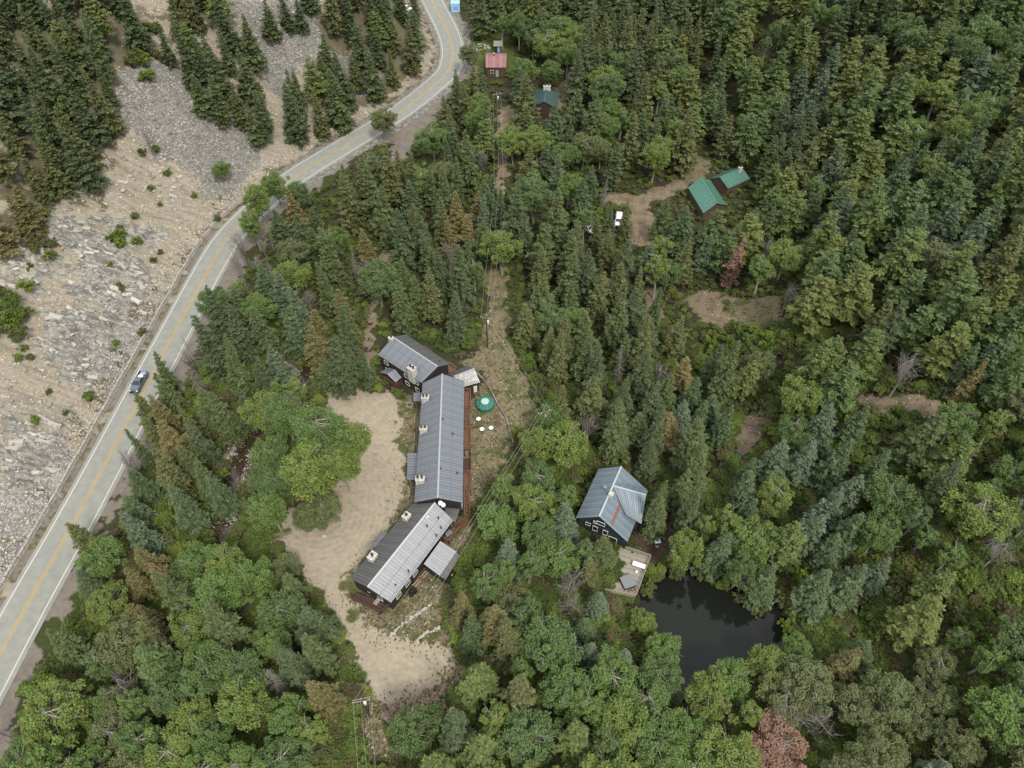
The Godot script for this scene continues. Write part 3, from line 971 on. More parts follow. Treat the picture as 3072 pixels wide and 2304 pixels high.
func roof_vents(o: Node3D, pts: Array, c: Vector3) -> void:
	for p: Vector3 in pts:
		var s := Shape.new()
		s.lathe(Vector3.ZERO, [[0.11, -0.4], [0.11, 0.25], [0.16, 0.27], [0.16, 0.33], [0.0, 0.36]], 10)
		part("vent_pipe", s, M.black, o, p - c)

func make_lodge() -> void:
	# ------- middle wing
	var c := Vector3(-13.9, 0, -82)
	var o := thing("lodge_wing", "long middle lodge wing with blue-grey ribbed metal roof and three white chimneys", "lodge", c, 0.0, "wings of the lodge")
	var rN := Vector3(-14.5, 8, -96.7) - c
	var rS := Vector3(-13.45, 8, -67.0) - c
	var eN := Vector3(-10.1, 5.5, -96.9) - c
	var eS := Vector3(-9.1, 5.5, -67.5) - c
	var wN := Vector3(-18.8, 5.5, -96.3) - c
	var wS := Vector3(-18.0, 5.5, -67.6) - c
	gable_walls(o, rN, rS, wN, wS, eN, eS, -0.1, M.wall_dark)
	roof_slope(o, rN, rS, eN, eS, 0.6, M.roof_blue, "roof", [0.5])
	roof_slope(o, rN, rS, wN, wS, 0.6, M.roof_blue, "roof", [0.42, 0.8, 0.93])
	roof_ridge(o, rN, rS, M.ridge)
	chimney(o, Z4(868, 850, 7.2) - c, Vector2(1.45, 1.0), 3.0, 0.0)
	chimney(o, Z4(848, 1195, 7.2) - c, Vector2(1.45, 1.0), 3.0, 0.0)
	chimney(o, Z5(810, 130, 7.2) - c, Vector2(1.6, 1.1), 3.0, 0.0)
	roof_vents(o, [Z4(1066, 1103, 7.75), Z4(1040, 1648, 7.75), Z4(1175, 1262, 6.9), Z5(1225, 72, 6.4)], c)
	# east side: decks and stairs
	var red := [M.redwood, M.redwood_b]
	var dy := 2.9
	var x0 := 0.42
	for d in [[-96.2, -92.2, 1], [-86.2, -81.2, 0], [-75.6, -72.6, 2]]:
		var ea := Vector3(lerpf(-10.5, -9.5, (d[0] + 97) / 29.0) + x0 - 0.1, dy, d[0]) - c
		var eb := Vector3(lerpf(-10.5, -9.5, (d[1] + 97) / 29.0) + x0 - 0.1, dy, d[1]) - c
		var w := Vector3(1.35, 0, 0)
		deck(o, ea, eb, eb + w, ea + w, 0.0, red, [[2, 3], [0, 3]] if d[2] else [[2, 3], [0, 3], [1, 2]], M.redwood, 0.16)
		if d[2]:
			stairs(o, eb + w * 0.55 + Vector3(0, 0, 0.1), eb + w * 0.55 + Vector3(0.05, -2.85, 5.0), 1.05, [M.redwood, M.redwood], 15)
	deck(o, Vector3(-9.7, 0.6, -80.6) - c, Vector3(-9.6, 0.6, -76.4) - c, Vector3(-8.1, 0.6, -76.4) - c, Vector3(-8.2, 0.6, -80.6) - c, 0.0, [M.brownwood], [[2, 3]], M.redwood, 0.2, "porch_floor")
	for z in [-94.5, -90.0, -84.0, -79.0, -73.5, -70.0]:
		var x := lerpf(-10.5, -9.5, (z + 97) / 29.0) + 0.02
		window(o, Vector3(x, 3.9, z) - c, Vector3.RIGHT, 1.3, 1.1)
		window(o, Vector3(x, 1.5, z + 0.6) - c, Vector3.RIGHT, 1.2, 1.0)
	# west side awnings over the doors
	var h := 2.9
	for q in [[Z4(832, 805, h), Z4(832, 898, h), Z4(740, 805, h - 0.5), Z4(740, 898, h - 0.5)], [Z4(785, 1472, h), Z5(768, 146, h), Z4(672, 1472, h - 0.6), Z5(668, 146, h - 0.6)]]:
		roof_slope(o, q[0] - c, q[1] - c, q[2] - c, q[3] - c, 0.6, M.roof_blue, "awning")
		for p: Vector3 in [q[2], q[3]]:
			var inn: Vector3 = p.lerp((q[0] + q[1]) / 2.0, 0.08)
			boxpart("awning_post", Vector3(inn.x, (h - 0.5) / 2 - 0.1, inn.z) - c, Vector3(0.14, h - 0.6, 0.14), M.wall_brown, o)
	# ------- north wing
	c = Vector3(-21.2, 0, -103)
	o = thing("lodge_wing", "north lodge wing with angled metal roof, one large white chimney and a gabled porch", "lodge", c, 0.0, "wings of the lodge")
	var r0 := Vector3(-25.9, 8, -107.2) - c
	var r1 := Vector3(-15.6, 8, -98.7) - c
	var n0 := Vector3(-29.2, 5.5, -104.4) - c
	var n1 := Vector3(-19.1, 5.5, -96.4) - c
	var f0 := Vector3(-23.7, 5.5, -110.5) - c
	var f1 := Vector3(-13.3, 5.5, -101.7) - c
	gable_walls(o, r0, r1, n0, n1, f0, f1, -0.1, M.wall_dark)
	roof_slope(o, r0, r1, n0, n1, 0.6, M.roof_blue, "roof", [0.38, 0.86, 0.93])
	roof_slope(o, r0, r1, f0, f1, 0.6, M.roof_grey, "roof", [])  # far slope set in darker grey sheets than the near one
	roof_ridge(o, r0, r1, M.ridge)
	var turn := atan2(-(r1 - r0).z, (r1 - r0).x)
	chimney(o, Z4(720, 530, 7.9) - c, Vector2(1.6, 1.3), 4.2, turn)
	var stack := Z4(708, 640, 1.6) - c
	boxpart("chimney_breast", Vector3(stack.x, 2.2, stack.z), Vector3(1.5, 4.4, 1.0), M.brickwall, o, Basis(Vector3.UP, turn))
	chimney(o, Z4(490, 195, 8.3) - c, Vector2(1.1, 0.9), 2.2, turn, 1)
	roof_vents(o, [Z4(715, 325, 7.7), Z4(1025, 460, 6.6)], c)
	# gabled porch with steps
	var pr0 := Z4(448, 600, 3.7) - c
	var pr1 := Z4(535, 545, 3.9) - c
	var pl0 := Z4(362, 582, 2.8) - c
	var pl1 := Z4(462, 528, 3.0) - c
	var pq0 := Z4(540, 692, 2.8) - c
	var pq1 := Z4(608, 636, 3.0) - c
	roof_slope(o, pr0, pr1, pl0, pl1, 0.5, M.roof_blue, "porch_roof")
	roof_slope(o, pr0, pr1, pq0, pq1, 0.5, M.roof_blue, "porch_roof")
	for p: Vector3 in [pl0, pq0, pl1, pq1]:
		var q := p.lerp((pr0 + pr1) / 2.0, 0.12)
		boxpart("porch_post", Vector3(q.x, p.y / 2 - 0.1, q.z), Vector3(0.16, p.y - 0.25, 0.16), M.brownwood, o)
	var fl := [Vector3(pl0.x, 1.0, pl0.z), Vector3(pq0.x, 1.0, pq0.z), Vector3(pq1.x, 1.0, pq1.z), Vector3(pl1.x, 1.0, pl1.z)]
	deck(o, fl[0], fl[1], fl[2], fl[3], 0.0, [M.brownwood], [[0, 1], [1, 2]], M.brownwood, 0.2, "porch_floor")
	var sf := Z4(430, 775, 0.05) - c
	stairs(o, fl[0].lerp(fl[1], 0.35), sf, 1.3, [M.brownwood, M.brownwood], 6)
	boxpart("step_slab", Vector3(sf.x, 0.06, sf.z), Vector3(1.6, 0.14, 0.7), M.paletimber, o, Basis(Vector3.UP, turn))
	var out := Vector3(-(r1 - r0).normalized().z, 0, (r1 - r0).normalized().x)
	for t in [0.15, 0.62, 0.85]:
		var p := n0.lerp(n1, t) - out * 0.32
		window(o, Vector3(p.x, 3.9, p.z), out, 1.2, 1.0)
		window(o, Vector3(p.x, 1.4, p.z), out, 1.2, 1.0)
	# back decks behind the far eave
	for t in [[0.30, 0.48], [0.86, 1.03]]:
		var a := f0.lerp(f1, t[0]) + out * 0.3
		var b := f0.lerp(f1, t[1]) + out * 0.3
		a.y = 2.6; b.y = 2.6
		deck(o, a, b, b - out * 1.7, a - out * 1.7, 0.0, red, [[2, 3], [1, 2]], M.redwood, 0.2)
	# ------- gabled shed between the wings
	c = Vector3(-8.5, 0, -99.5)
	o = thing("utility_shed", "small shed with one white and one grey roof slope against the lodge", "shed", c)
	r0 = Z4(1185, 628, 4.4) - c; r1 = Z4(1412, 540, 4.4) - c
	n0 = Z4(1300, 738, 3.2) - c; n1 = Z4(1476, 688, 3.2) - c
	f0 = Z4(1105, 602, 3.2) - c; f1 = Z4(1345, 500, 3.2) - c
	gable_walls(o, r0, r1, n0, n1, f0, f1, -0.1, M.wall_dark, 0.25, 0.25)
	var whiteroof := [mat("white_sheet_metal", lin(0.60, 0.60, 0.60), 0.5, 0.1, grain_coarse, 0.2)]
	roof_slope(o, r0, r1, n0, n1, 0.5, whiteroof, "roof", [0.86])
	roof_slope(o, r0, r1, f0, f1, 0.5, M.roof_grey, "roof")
	roof_ridge(o, r0, r1, M.ridge)
	out = Vector3(-(r1 - r0).normalized().z, 0, (r1 - r0).normalized().x)
	var dp := n0.lerp(n1, 0.72) - out * 0.22
	boxpart("door", Vector3(dp.x, 1.1, dp.z), Vector3(0.95, 2.1, 0.08), M.frame, o, Basis(Vector3(out.z, 0, -out.x), Vector3.UP, out))
	boxpart("door_step", Vector3(dp.x, 0.1, dp.z) + out * 0.55, Vector3(1.3, 0.2, 0.9), M.rustlid, o, Basis(Vector3(out.z, 0, -out.x), Vector3.UP, out))
	# ------- south wing
	c = Vector3(-19.2, 0, -58.8)
	o = thing("lodge_wing", "south lodge wing with a pale slope, a dark slope and a brown corner deck", "lodge", c, 0.0, "wings of the lodge")
	r0 = Vector3(-14.0, 6.8, -66.7) - c; r1 = Vector3(-24.2, 6.8, -50.5) - c
	var l0 := Vector3(-18.6, 4, -68.0) - c
	var l1 := Vector3(-28.1, 4, -53.4) - c
	var q0 := Vector3(-10.8, 4, -64.7) - c
	var q1 := Vector3(-20.5, 4, -49.0) - c
	gable_walls(o, r0, r1, l0, l1, q0, q1, -0.6, M.wall_dark)
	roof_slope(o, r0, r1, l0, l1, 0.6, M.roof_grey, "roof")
	roof_slope(o, r0, r1, q0, q1, 0.6, M.roof_pale, "roof", [0.5, 0.88, 0.94])  # east slope set in much paler sheets than the west one
	roof_ridge(o, r0, r1, mat("ridge_cap", lin(0.42, 0.43, 0.45), 0.45, 0.25))
	turn = atan2(-(r1 - r0).z, (r1 - r0).x)
	chimney(o, Z5(660, 540, 6.1) - c, Vector2(1.3, 1.1), 2.4, turn, 1)
	chimney(o, Z5(282, 985, 6.1) - c, Vector2(1.5, 1.2), 2.4, turn, 1)
	roof_vents(o, [Z5(1015, 566, 5.9), Z5(890, 655, 6.2), Z5(1043, 675, 5.3), Z5(993, 760, 5.2), Z5(685, 1157, 5.0), Z5(405, 1318, 5.4), Z5(543, 1312, 4.8)], c)
	for p in [Z5(893, 556, 6.4), Z5(385, 1190, 6.3)]:
		boxpart("roof_hatch", p - c, Vector3(0.5, 0.35, 0.4), M.frame, o, Basis(Vector3.UP, turn))
	for p in [Z5(1037, 400, 7.0), Z5(1068, 421, 6.7)]:
		var s := Shape.new()
		s.lathe(Vector3.ZERO, [[0.05, -0.9], [0.05, -0.25], [0.42, -0.22], [0.44, 0.0], [0.34, 0.24], [0.16, 0.36], [0.0, 0.4]], 18)
		part("vent_dome", s, M.whitegloss, o, p - c)
	# bump-out on the lot side
	roof_slope(o, Z5(445, 738, 3.9) - c, Z5(312, 897, 3.9) - c, Z5(392, 733, 3.5) - c, Z5(270, 888, 3.5) - c, 0.6, M.roof_blue, "bay_roof")
	var bw := Shape.new()
	var bq := [Z5(450, 745, 3.6) - c, Z5(325, 895, 3.6) - c, Z5(290, 885, 3.4) - c, Z5(398, 745, 3.4) - c]
	bw.hexa([bq[0] * Vector3(1, 0, 1), bq[1] * Vector3(1, 0, 1), bq[2] * Vector3(1, 0, 1), bq[3] * Vector3(1, 0, 1), bq[0], bq[1], bq[2], bq[3]])
	part("bay_wall", bw, M.wall_dark, o)
	# lean-to on the east side, in two falls
	out = Vector3((q1 - q0).normalized().z, 0, -(q1 - q0).normalized().x)
	var a0 := Z5(1035, 822, 3.7) - c
	var a1 := Z5(852, 1076, 3.7) - c
	var b0 := Z5(1215, 940, 3.0) - c
	var b1 := Z5(1032, 1210, 3.0) - c
	roof_slope(o, a0, a1, b0, b1, 0.55, M.roof_pale, "lean_to_roof")
	var c0 := Z5(1245, 985, 2.5) - c
	var c1 := Z5(1095, 1250, 2.5) - c
	roof_slope(o, b0 + Vector3(0, -0.15, 0), b1 + Vector3(0, -0.15, 0), c0, c1, 0.5, M.roof_grey, "lean_to_roof")
	var lw := Shape.new()
	var inn := (a0 - b0).normalized() * 0.3
	var al := (a1 - a0).normalized() * 0.3
	lw.hexa([Vector3(a0.x, -0.6, a0.z) + al, Vector3(c0.x, -0.6, c0.z) + al + inn, Vector3(c1.x, -0.6, c1.z) - al + inn, Vector3(a1.x, -0.6, a1.z) - al, a0 + al - Vector3(0, 0.25, 0), c0 + al + inn - Vector3(0, 0.12, 0), c1 - al + inn - Vector3(0, 0.12, 0), a1 - al - Vector3(0, 0.25, 0)])
	part("wall", lw, M.wall_dark, o)
	# flat grey roof tucked between the two wings
	roof_slope(o, Z5(1085, 452, 3.6) - c, Z5(1085, 500, 3.6) - c, Z5(1252, 468, 3.3) - c, Z5(1200, 620, 3.3) - c, 0.5, M.roof_grey, "link_roof")
	# east deck with a railing that bends away, and two chairs on it
	var d0 := Z5(1065, 800, 1.0) - c
	var d1 := Z5(1180, 665, 1.0) - c
	var d2 := Z5(1245, 690, 1.0) - c
	var d3 := Z5(1130, 845, 1.0) - c
	deck(o, d0, d1, d2, d3, -0.1, red, [[2, 3], [3, 0]], M.redwood, 0.2)
	stairs(o, d1.lerp(d2, 0.5), Z5(1350, 605, 0.02) - c, 1.2, [M.redwood, M.redwood_b], 6)
	# corner deck at the south gable
	var k0 := Z5(48, 1455, 1.1) - c
	var k1 := Z5(388, 1622, 1.1) - c
	var k2 := Z5(470, 1535, 1.1) - c
	var k3 := Z5(120, 1395, 1.1) - c
	deck(o, k0, k1, k2, k3, -0.5, [M.brownwood, M.wall_brown], [[0, 1], [1, 2]], M.brownwood, 0.2)
	boxpart("door_mat", Z5(335, 1490, 1.13) - c, Vector3(1.3, 0.05, 0.8), M.greywood[1], o, Basis(Vector3.UP, turn))
	window(o, l1.lerp(q1, 0.3) * Vector3(1, 0, 1) + Vector3(0, 2.4, 0) - (r1 - r0).normalized() * 0.3, (r1 - r0).normalized(), 2.2, 1.3)
	window(o, l1.lerp(q1, 0.68) * Vector3(1, 0, 1) + Vector3(0, 2.2, 0) - (r1 - r0).normalized() * 0.3, (r1 - r0).normalized(), 1.0, 2.0, "glass_door")
	for t in [0.62, 0.74, 0.88]:
		var p := q0.lerp(q1, t) - out * 0.3
		window(o, Vector3(p.x, 2.2, p.z), -out if (-out).x > 0 else out, 1.2, 1.0)
	# things about the lodge
	for q in [[Z5(1118, 768, 1.0), 0.6], [Z5(1150, 745, 1.0), 0.9]]:
		patio_chair(q[0], q[1], "grey deck chair on the red deck beside the south lodge wing")
	grill(Z5(735, 1400, 0.0))
	bench_table(Z5(785, 1310, 0.0), 0.95, "small wooden table beside the south lodge wing")
	bench_table(Z5(870, 1215, 0.0), 0.95, "red-brown wooden table at the lean-to corner")

func patio_chair(p: Vector3, turn: float, label: String) -> void:
	var o := thing("deck_chair", label, "chair", p, turn, "deck chairs")
	boxpart("seat", Vector3(0, 0.42, 0), Vector3(0.62, 0.06, 0.6), M.grey, o)
	boxpart("backrest", Vector3(0, 0.75, -0.3), Vector3(0.62, 0.65, 0.06), M.grey, o, Basis(Vector3.RIGHT, -0.25))
	for x in [-0.28, 0.28]:
		boxpart("armrest", Vector3(x, 0.62, 0), Vector3(0.08, 0.05, 0.6), M.grey, o)
		for z in [-0.26, 0.26]:
			boxpart("leg", Vector3(x, 0.21, z), Vector3(0.05, 0.42, 0.05), M.darkgrey, o)

func grill(p: Vector3) -> void:
	p.y = ground(p.x, p.z)
	var o := thing("barbecue_grill", "black covered barbecue standing on the yard by the lodge", "grill", p, 0.9)
	var s := Shape.new()
	s.hexa([Vector3(-0.75, 0.0, -0.4), Vector3(0.75, 0.0, -0.4), Vector3(0.75, 0.0, 0.4), Vector3(-0.75, 0.0, 0.4), Vector3(-0.7, 0.9, -0.36), Vector3(0.7, 0.9, -0.36), Vector3(0.7, 0.9, 0.36), Vector3(-0.7, 0.9, 0.36)])
	part("cover", s, M.black, o)
	s = Shape.new()
	s.hexa([Vector3(-0.5, 0.9, -0.34), Vector3(0.5, 0.9, -0.34), Vector3(0.5, 0.9, 0.34), Vector3(-0.5, 0.9, 0.34), Vector3(-0.42, 1.2, -0.18), Vector3(0.42, 1.2, -0.18), Vector3(0.42, 1.2, 0.18), Vector3(-0.42, 1.2, 0.18)])
	part("lid", s, M.black, o)

func bench_table(p: Vector3, turn: float, label: String) -> void:
	p.y = ground(p.x, p.z)
	var o := thing("wooden_table", label, "table", p, turn)
	for i in 4:
		boxpart("plank", Vector3(0, 0.72, -0.39 + i * 0.26), Vector3(1.5, 0.05, 0.24), M.redwood if i % 2 else M.paletimber, o)
	for x in [-0.6, 0.6]:
		boxpart("leg", Vector3(x, 0.35, 0), Vector3(0.1, 0.7, 0.9), M.redwood_b, o)

func make_house() -> void:
	var c := Vector3(18.5, 0, -67)
	var o := thing("blue_house", "dark blue house with slate-blue metal roof, white window frames and a pond deck", "house", c)
	var rN := Z6(826, 184, 7.5) - c
	var rS := Z6(582, 738, 7.5) - c
	var ax := (rS - rN).normalized()
	var lat := Vector3(-ax.z, 0, ax.x)         # towards the left in the picture or the right
	if lat.x > 0:
		lat = -lat
	var wS := Z6(322, 755, 4.8) - c
	var wN := rN + (wS - rS)
	var eS := Z6(893, 1018, 3.9) - c
	var eN := rN + (eS - rS) * 0.66
	gable_walls(o, rN, rS, wN, wS, rN + (eS - rS), eS, -0.4, M.wall_blue, 0.45, 0.5)
	roof_slope(o, rN, rS, wN, wS, 0.5, M.roof_house)
	roof_slope(o, rN, rS, rN + (eS - rS), eS, 0.5, M.roof_house)
	roof_ridge(o, rN, rS, M.ridge_house)
	# cross gable towards the east
	var g0 := rN.lerp(rS, 0.40)
	var g1 := Z6(1098, 500, 6.6) - c
	var gd := (g1 - g0)
	gd.y = 0
	var gn := Vector3(-gd.z, 0, gd.x).normalized()
	if gn.z < 0:
		gn = -gn
	var near0 := Z6(800, 760, 5.55) - c
	var near1 := Z6(985, 800, 4.2) - c
	var top0 := g0 + Vector3(0, 0.06, 0)
	roof_slope(o, top0, g1, top0 + gn * 4.4 + gd.normalized() * 3.2 - Vector3(0, 1.95, 0), g1 + gn * 4.9 - Vector3(0, 2.1, 0), 0.5, M.roof_house)
	roof_slope(o, top0, g1, top0 - gn * 1.6 + gd.normalized() * 1.4 - Vector3(0, 0.75, 0), g1 - gn * 2.2 - Vector3(0, 1.1, 0), 0.5, M.roof_house)
	roof_ridge(o, top0, g1, M.ridge_house)
	var cw := Shape.new()
	var ge := g1 - gd.normalized() * 0.5
	cw.hexa([Vector3(g0.x, -0.4, g0.z) - gn * 1.2, Vector3(ge.x, -0.4, ge.z) - gn * 1.6, Vector3(ge.x, -0.4, ge.z) + gn * 4.2, Vector3(g0.x, -0.4, g0.z) + gn * 3.4, g0 - gn * 1.2 - Vector3(0, 1.3, 0), ge - gn * 1.6 - Vector3(0, 1.3, 0), ge + gn * 4.2 - Vector3(0, 2.3, 0), g0 + gn * 3.4 - Vector3(0, 2.3, 0)])
	part("wall", cw, M.wall_blue, o)
	# rusted snow-melt strip and valley
	var up := (rS - rN).cross(eS - rS).normalized()
	if up.y < 0:
		up = -up
	for i in 11:
		var p := Z6(796 - i * 9.6, 640 + i * 19.5, 0) 
		var f := 0.53 - i * 0.017
		var e := rS.lerp(rN, 0.42 - i * 0.037).lerp(eS.lerp(rN + (eS - rS), 0.42 - i * 0.037), 0.40)
		boxpart("rust_patch", e + up * 0.075, Vector3(0.55, 0.02, 0.36), M.rust, o, Basis(ax.cross(up).normalized(), up, -ax))
	var vs := Shape.new()
	vs.bar(rN.lerp(rS, 0.42) + up * 0.07 + Vector3(0.6, -0.3, 0), rS.lerp(rN, 0.42).lerp(eS.lerp(rN + (eS - rS), 0.42), 0.40) + up * 0.10, 0.12, 0.03)
	part("valley_flashing", vs, M.rust, o)
	chimney(o, Z6(716, 485, 8.3) - c, Vector2(0.75, 0.75), 1.4, atan2(-ax.x, -ax.z), 0)
	var st := Shape.new()
	st.lathe(Vector3.ZERO, [[0.12, -1.2], [0.12, 0.3], [0.25, 0.32], [0.27, 0.55], [0.0, 0.6]], 12)
	part("stove_pipe", st, M.grey, o, Z6(645, 425, 7.4) - c)
	roof_vents(o, [Z6(922, 520, 6.0), Z6(898, 555, 5.8)], c)
	# front gable windows
	var base := (wS + eS) * 0.5
	var wall0 := wS.lerp(rS, 0.11) - ax * 0.48
	var wall1 := eS.lerp(rS, 0.09) - ax * 0.48
	var yz := func(t: float, y: float) -> Vector3:
		var p := wall0.lerp(wall1, t)
		return Vector3(p.x, y, p.z)
	window(o, yz.call(0.20, 3.6), ax, 0.9, 0.9)
	window(o, yz.call(0.36, 3.0), ax, 0.9, 1.5)
	window(o, yz.call(0.34, 5.2), ax, 0.6, 0.7)
	window(o, yz.call(0.46, 5.5), ax, 1.5, 1.0)
	window(o, yz.call(0.58, 3.0), ax, 0.9, 1.5)
	window(o, yz.call(0.75, 1.4), ax, 1.6, 2.0, "glass_door")
	# pond deck: boards, rails, hot tub, white table
	var D := func(x: float, y: float) -> Vector3:
		return Z6(x, y, 0.9)
	var k := thing("pond_deck", "weathered grey plank deck between the blue house and the pond", "deck", Vector3(20, 0, -56))
	var kc := k.position
	deck(k, D.call(800, 1075) - kc, D.call(1145, 1190) - kc, D.call(985, 1628) - kc, D.call(640, 1560) - kc, -1.2, M.greywood, [[1, 2], [2, 3]], M.paletimber, 0.24)
	rail(k, D.call(870, 1095) - kc, D.call(1145, 1190) - kc, M.greywood[0])
	var h := thing("hot_tub", "square hot tub under a dark grey cover on the pond deck", "hot tub", D.call(893, 1475), 0.33)
	boxpart("cabinet", Vector3(0, 0.42, 0), Vector3(2.15, 0.84, 2.15), M.darkgrey, h)
	boxpart("cover", Vector3(0, 0.89, 0), Vector3(2.25, 0.1, 2.25), M.cover, h)
	for i in 3:
		boxpart("step", Vector3(-0.3 + i * 0.5, 0.2, 1.35), Vector3(0.16, 0.4, 0.5), M.redwood, h)
	var t := thing("white_table", "long white table standing on the pond deck", "table", D.call(1015, 1290), -0.36)
	boxpart("table_top", Vector3(0, 0.72, 0), Vector3(2.3, 0.06, 0.85), M.whitegloss, t)
	for x in [-0.95, 0.95]:
		boxpart("leg", Vector3(x, 0.35, 0), Vector3(0.06, 0.7, 0.7), M.frame, t)
	var s2 := thing("side_stool", "small white stool next to the long white table", "stool", D.call(992, 1356), 0.2)
	boxpart("seat", Vector3(0, 0.4, 0), Vector3(0.4, 0.05, 0.4), M.whitegloss, s2)
	for q in [[-1, -1], [1, -1], [1, 1], [-1, 1]]:
		boxpart("leg", Vector3(q[0] * 0.16, 0.19, q[1] * 0.16), Vector3(0.04, 0.38, 0.04), M.frame, s2)
	# side stair and landing in the trees
	var l := thing("garden_landing", "low plank landing with steps among trees beside the blue house", "landing", Vector3(10.5, 0, -58))
	var lc := l.position
	var gy := 0.5
	deck(l, Z6(125, 1120, gy) - lc, Z6(280, 1165, gy) - lc, Z6(265, 1215, gy) - lc, Z6(110, 1175, gy) - lc, -0.2, M.greywood, [], M.greywood[0], 0.2)
	stairs(l, Z6(190, 1120, gy) - lc, Z6(190, 1040, 1.3) - lc, 1.1, [M.greywood[1], M.greywood[0]], 5)
	# yard behind: fire ring, chairs, white table, lumber
	var yp := func(x: float, y: float) -> Vector3:
		var p := Z6(x, y, 0.0)
		p.y = ground(p.x, p.z)
		return p
	var f := thing("fire_pit", "ring of grey stones round a fire pit behind the blue house", "fire pit", yp.call(1125, 955))
	for i in 14:
		var a := TAU * i / 14.0
		boxpart("stone", Vector3(cos(a) * 0.95, 0.15, sin(a) * 0.95), Vector3(0.4, 0.3, 0.3), M.stone_grey, f, Basis(Vector3.UP, -a + 0.3 * sin(i * 2.0)))
	boxpart("ash_bed", Vector3(0, 0.04, 0), Vector3(1.3, 0.06, 1.3), M.darkgrey, f)
	var w := thing("patio_table", "square white-topped table with a dark centre by the fire pit", "table", yp.call(1218, 1022), 0.12)
	boxpart("table_top", Vector3(0, 0.7, 0), Vector3(1.15, 0.06, 1.15), M.whitegloss, w)
	boxpart("burner_lid", Vector3(0, 0.75, 0), Vector3(0.5, 0.04, 0.4), M.grey, w)
	boxpart("pedestal", Vector3(0, 0.34, 0), Vector3(0.8, 0.66, 0.8), M.darkgrey, w)
	patio_chair(yp.call(1225, 960), 2.2, "dark garden chair between the fire pit and the white table")
	patio_chair(yp.call(1145, 1015), 0.7, "grey garden chair at the fire pit near the deck rail")
	patio_chair(yp.call(1035, 965), 1.5, "pale garden chair against the fire pit stones")
	patio_chair(yp.call(1215, 1080), 3.0, "grey garden chair beyond the white-topped table")
	var lu := thing("lumber_stack", "stack of pale white boards lying by the yard edge", "lumber", yp.call(1410, 1115), 0.25)
	for i in 3:
		boxpart("plank", Vector3(-0.28 + i * 0.28, 0.12 + 0.04 * (i % 2), 0), Vector3(0.24, 0.2, 3.0), M.whitegloss, lu)
	var tb := thing("green_tub", "round green plastic tub beside the pale boards", "tub", yp.call(1370, 1080))
	var ts := Shape.new()
	ts.lathe(Vector3.ZERO, [[0.0, 0.02], [0.38, 0.02], [0.45, 0.45], [0.48, 0.46], [0.42, 0.44], [0.3, 0.12], [0.0, 0.1]], 16)
	part("bowl", ts, M.tank, tb)
	boxpart("handle", Vector3(0.47, 0.4, 0), Vector3(0.06, 0.05, 0.2), M.black, tb)
	var cr := thing("storage_crate", "pale flat storage crate against the blue house wall", "crate", yp.call(1025, 775), 0.35)
	boxpart("bin", Vector3(0, 0.35, 0), Vector3(1.5, 0.7, 1.1), M.greywood[2], cr)
	boxpart("lid", Vector3(0, 0.74, 0), Vector3(1.6, 0.07, 1.2), M.paletimber, cr)

func cabin(called: String, label: String, r0: Vector3, r1: Vector3, half: float, drop: float, gy: float, roofm: Array, wallm: Material, w := 0.5) -> Node3D:
	var c := (r0 + r1) * 0.5
	c.y = gy
	var o := thing(called, label, "cabin", c)
	var ax := (r1 - r0)
	ax.y = 0
	ax = ax.normalized()
	var n := Vector3(-ax.z, 0, ax.x)
	var d := Vector3(0, -drop, 0)
	gable_walls(o, r0 - c, r1 - c, r0 - c + n * half + d, r1 - c + n * half + d, r0 - c - n * half + d, r1 - c - n * half + d, -0.4, wallm)
	roof_slope(o, r0 - c, r1 - c, r0 - c + n * half + d, r1 - c + n * half + d, w, roofm)
	roof_slope(o, r0 - c, r1 - c, r0 - c - n * half + d, r1 - c - n * half + d, w, roofm)
	var s := Shape.new()
	s.bar(r0 - c + Vector3(0, 0.07, 0), r1 - c + Vector3(0, 0.07, 0), 0.3, 0.06)
	part("ridge_cap", s, roofm[0], o)
	return o

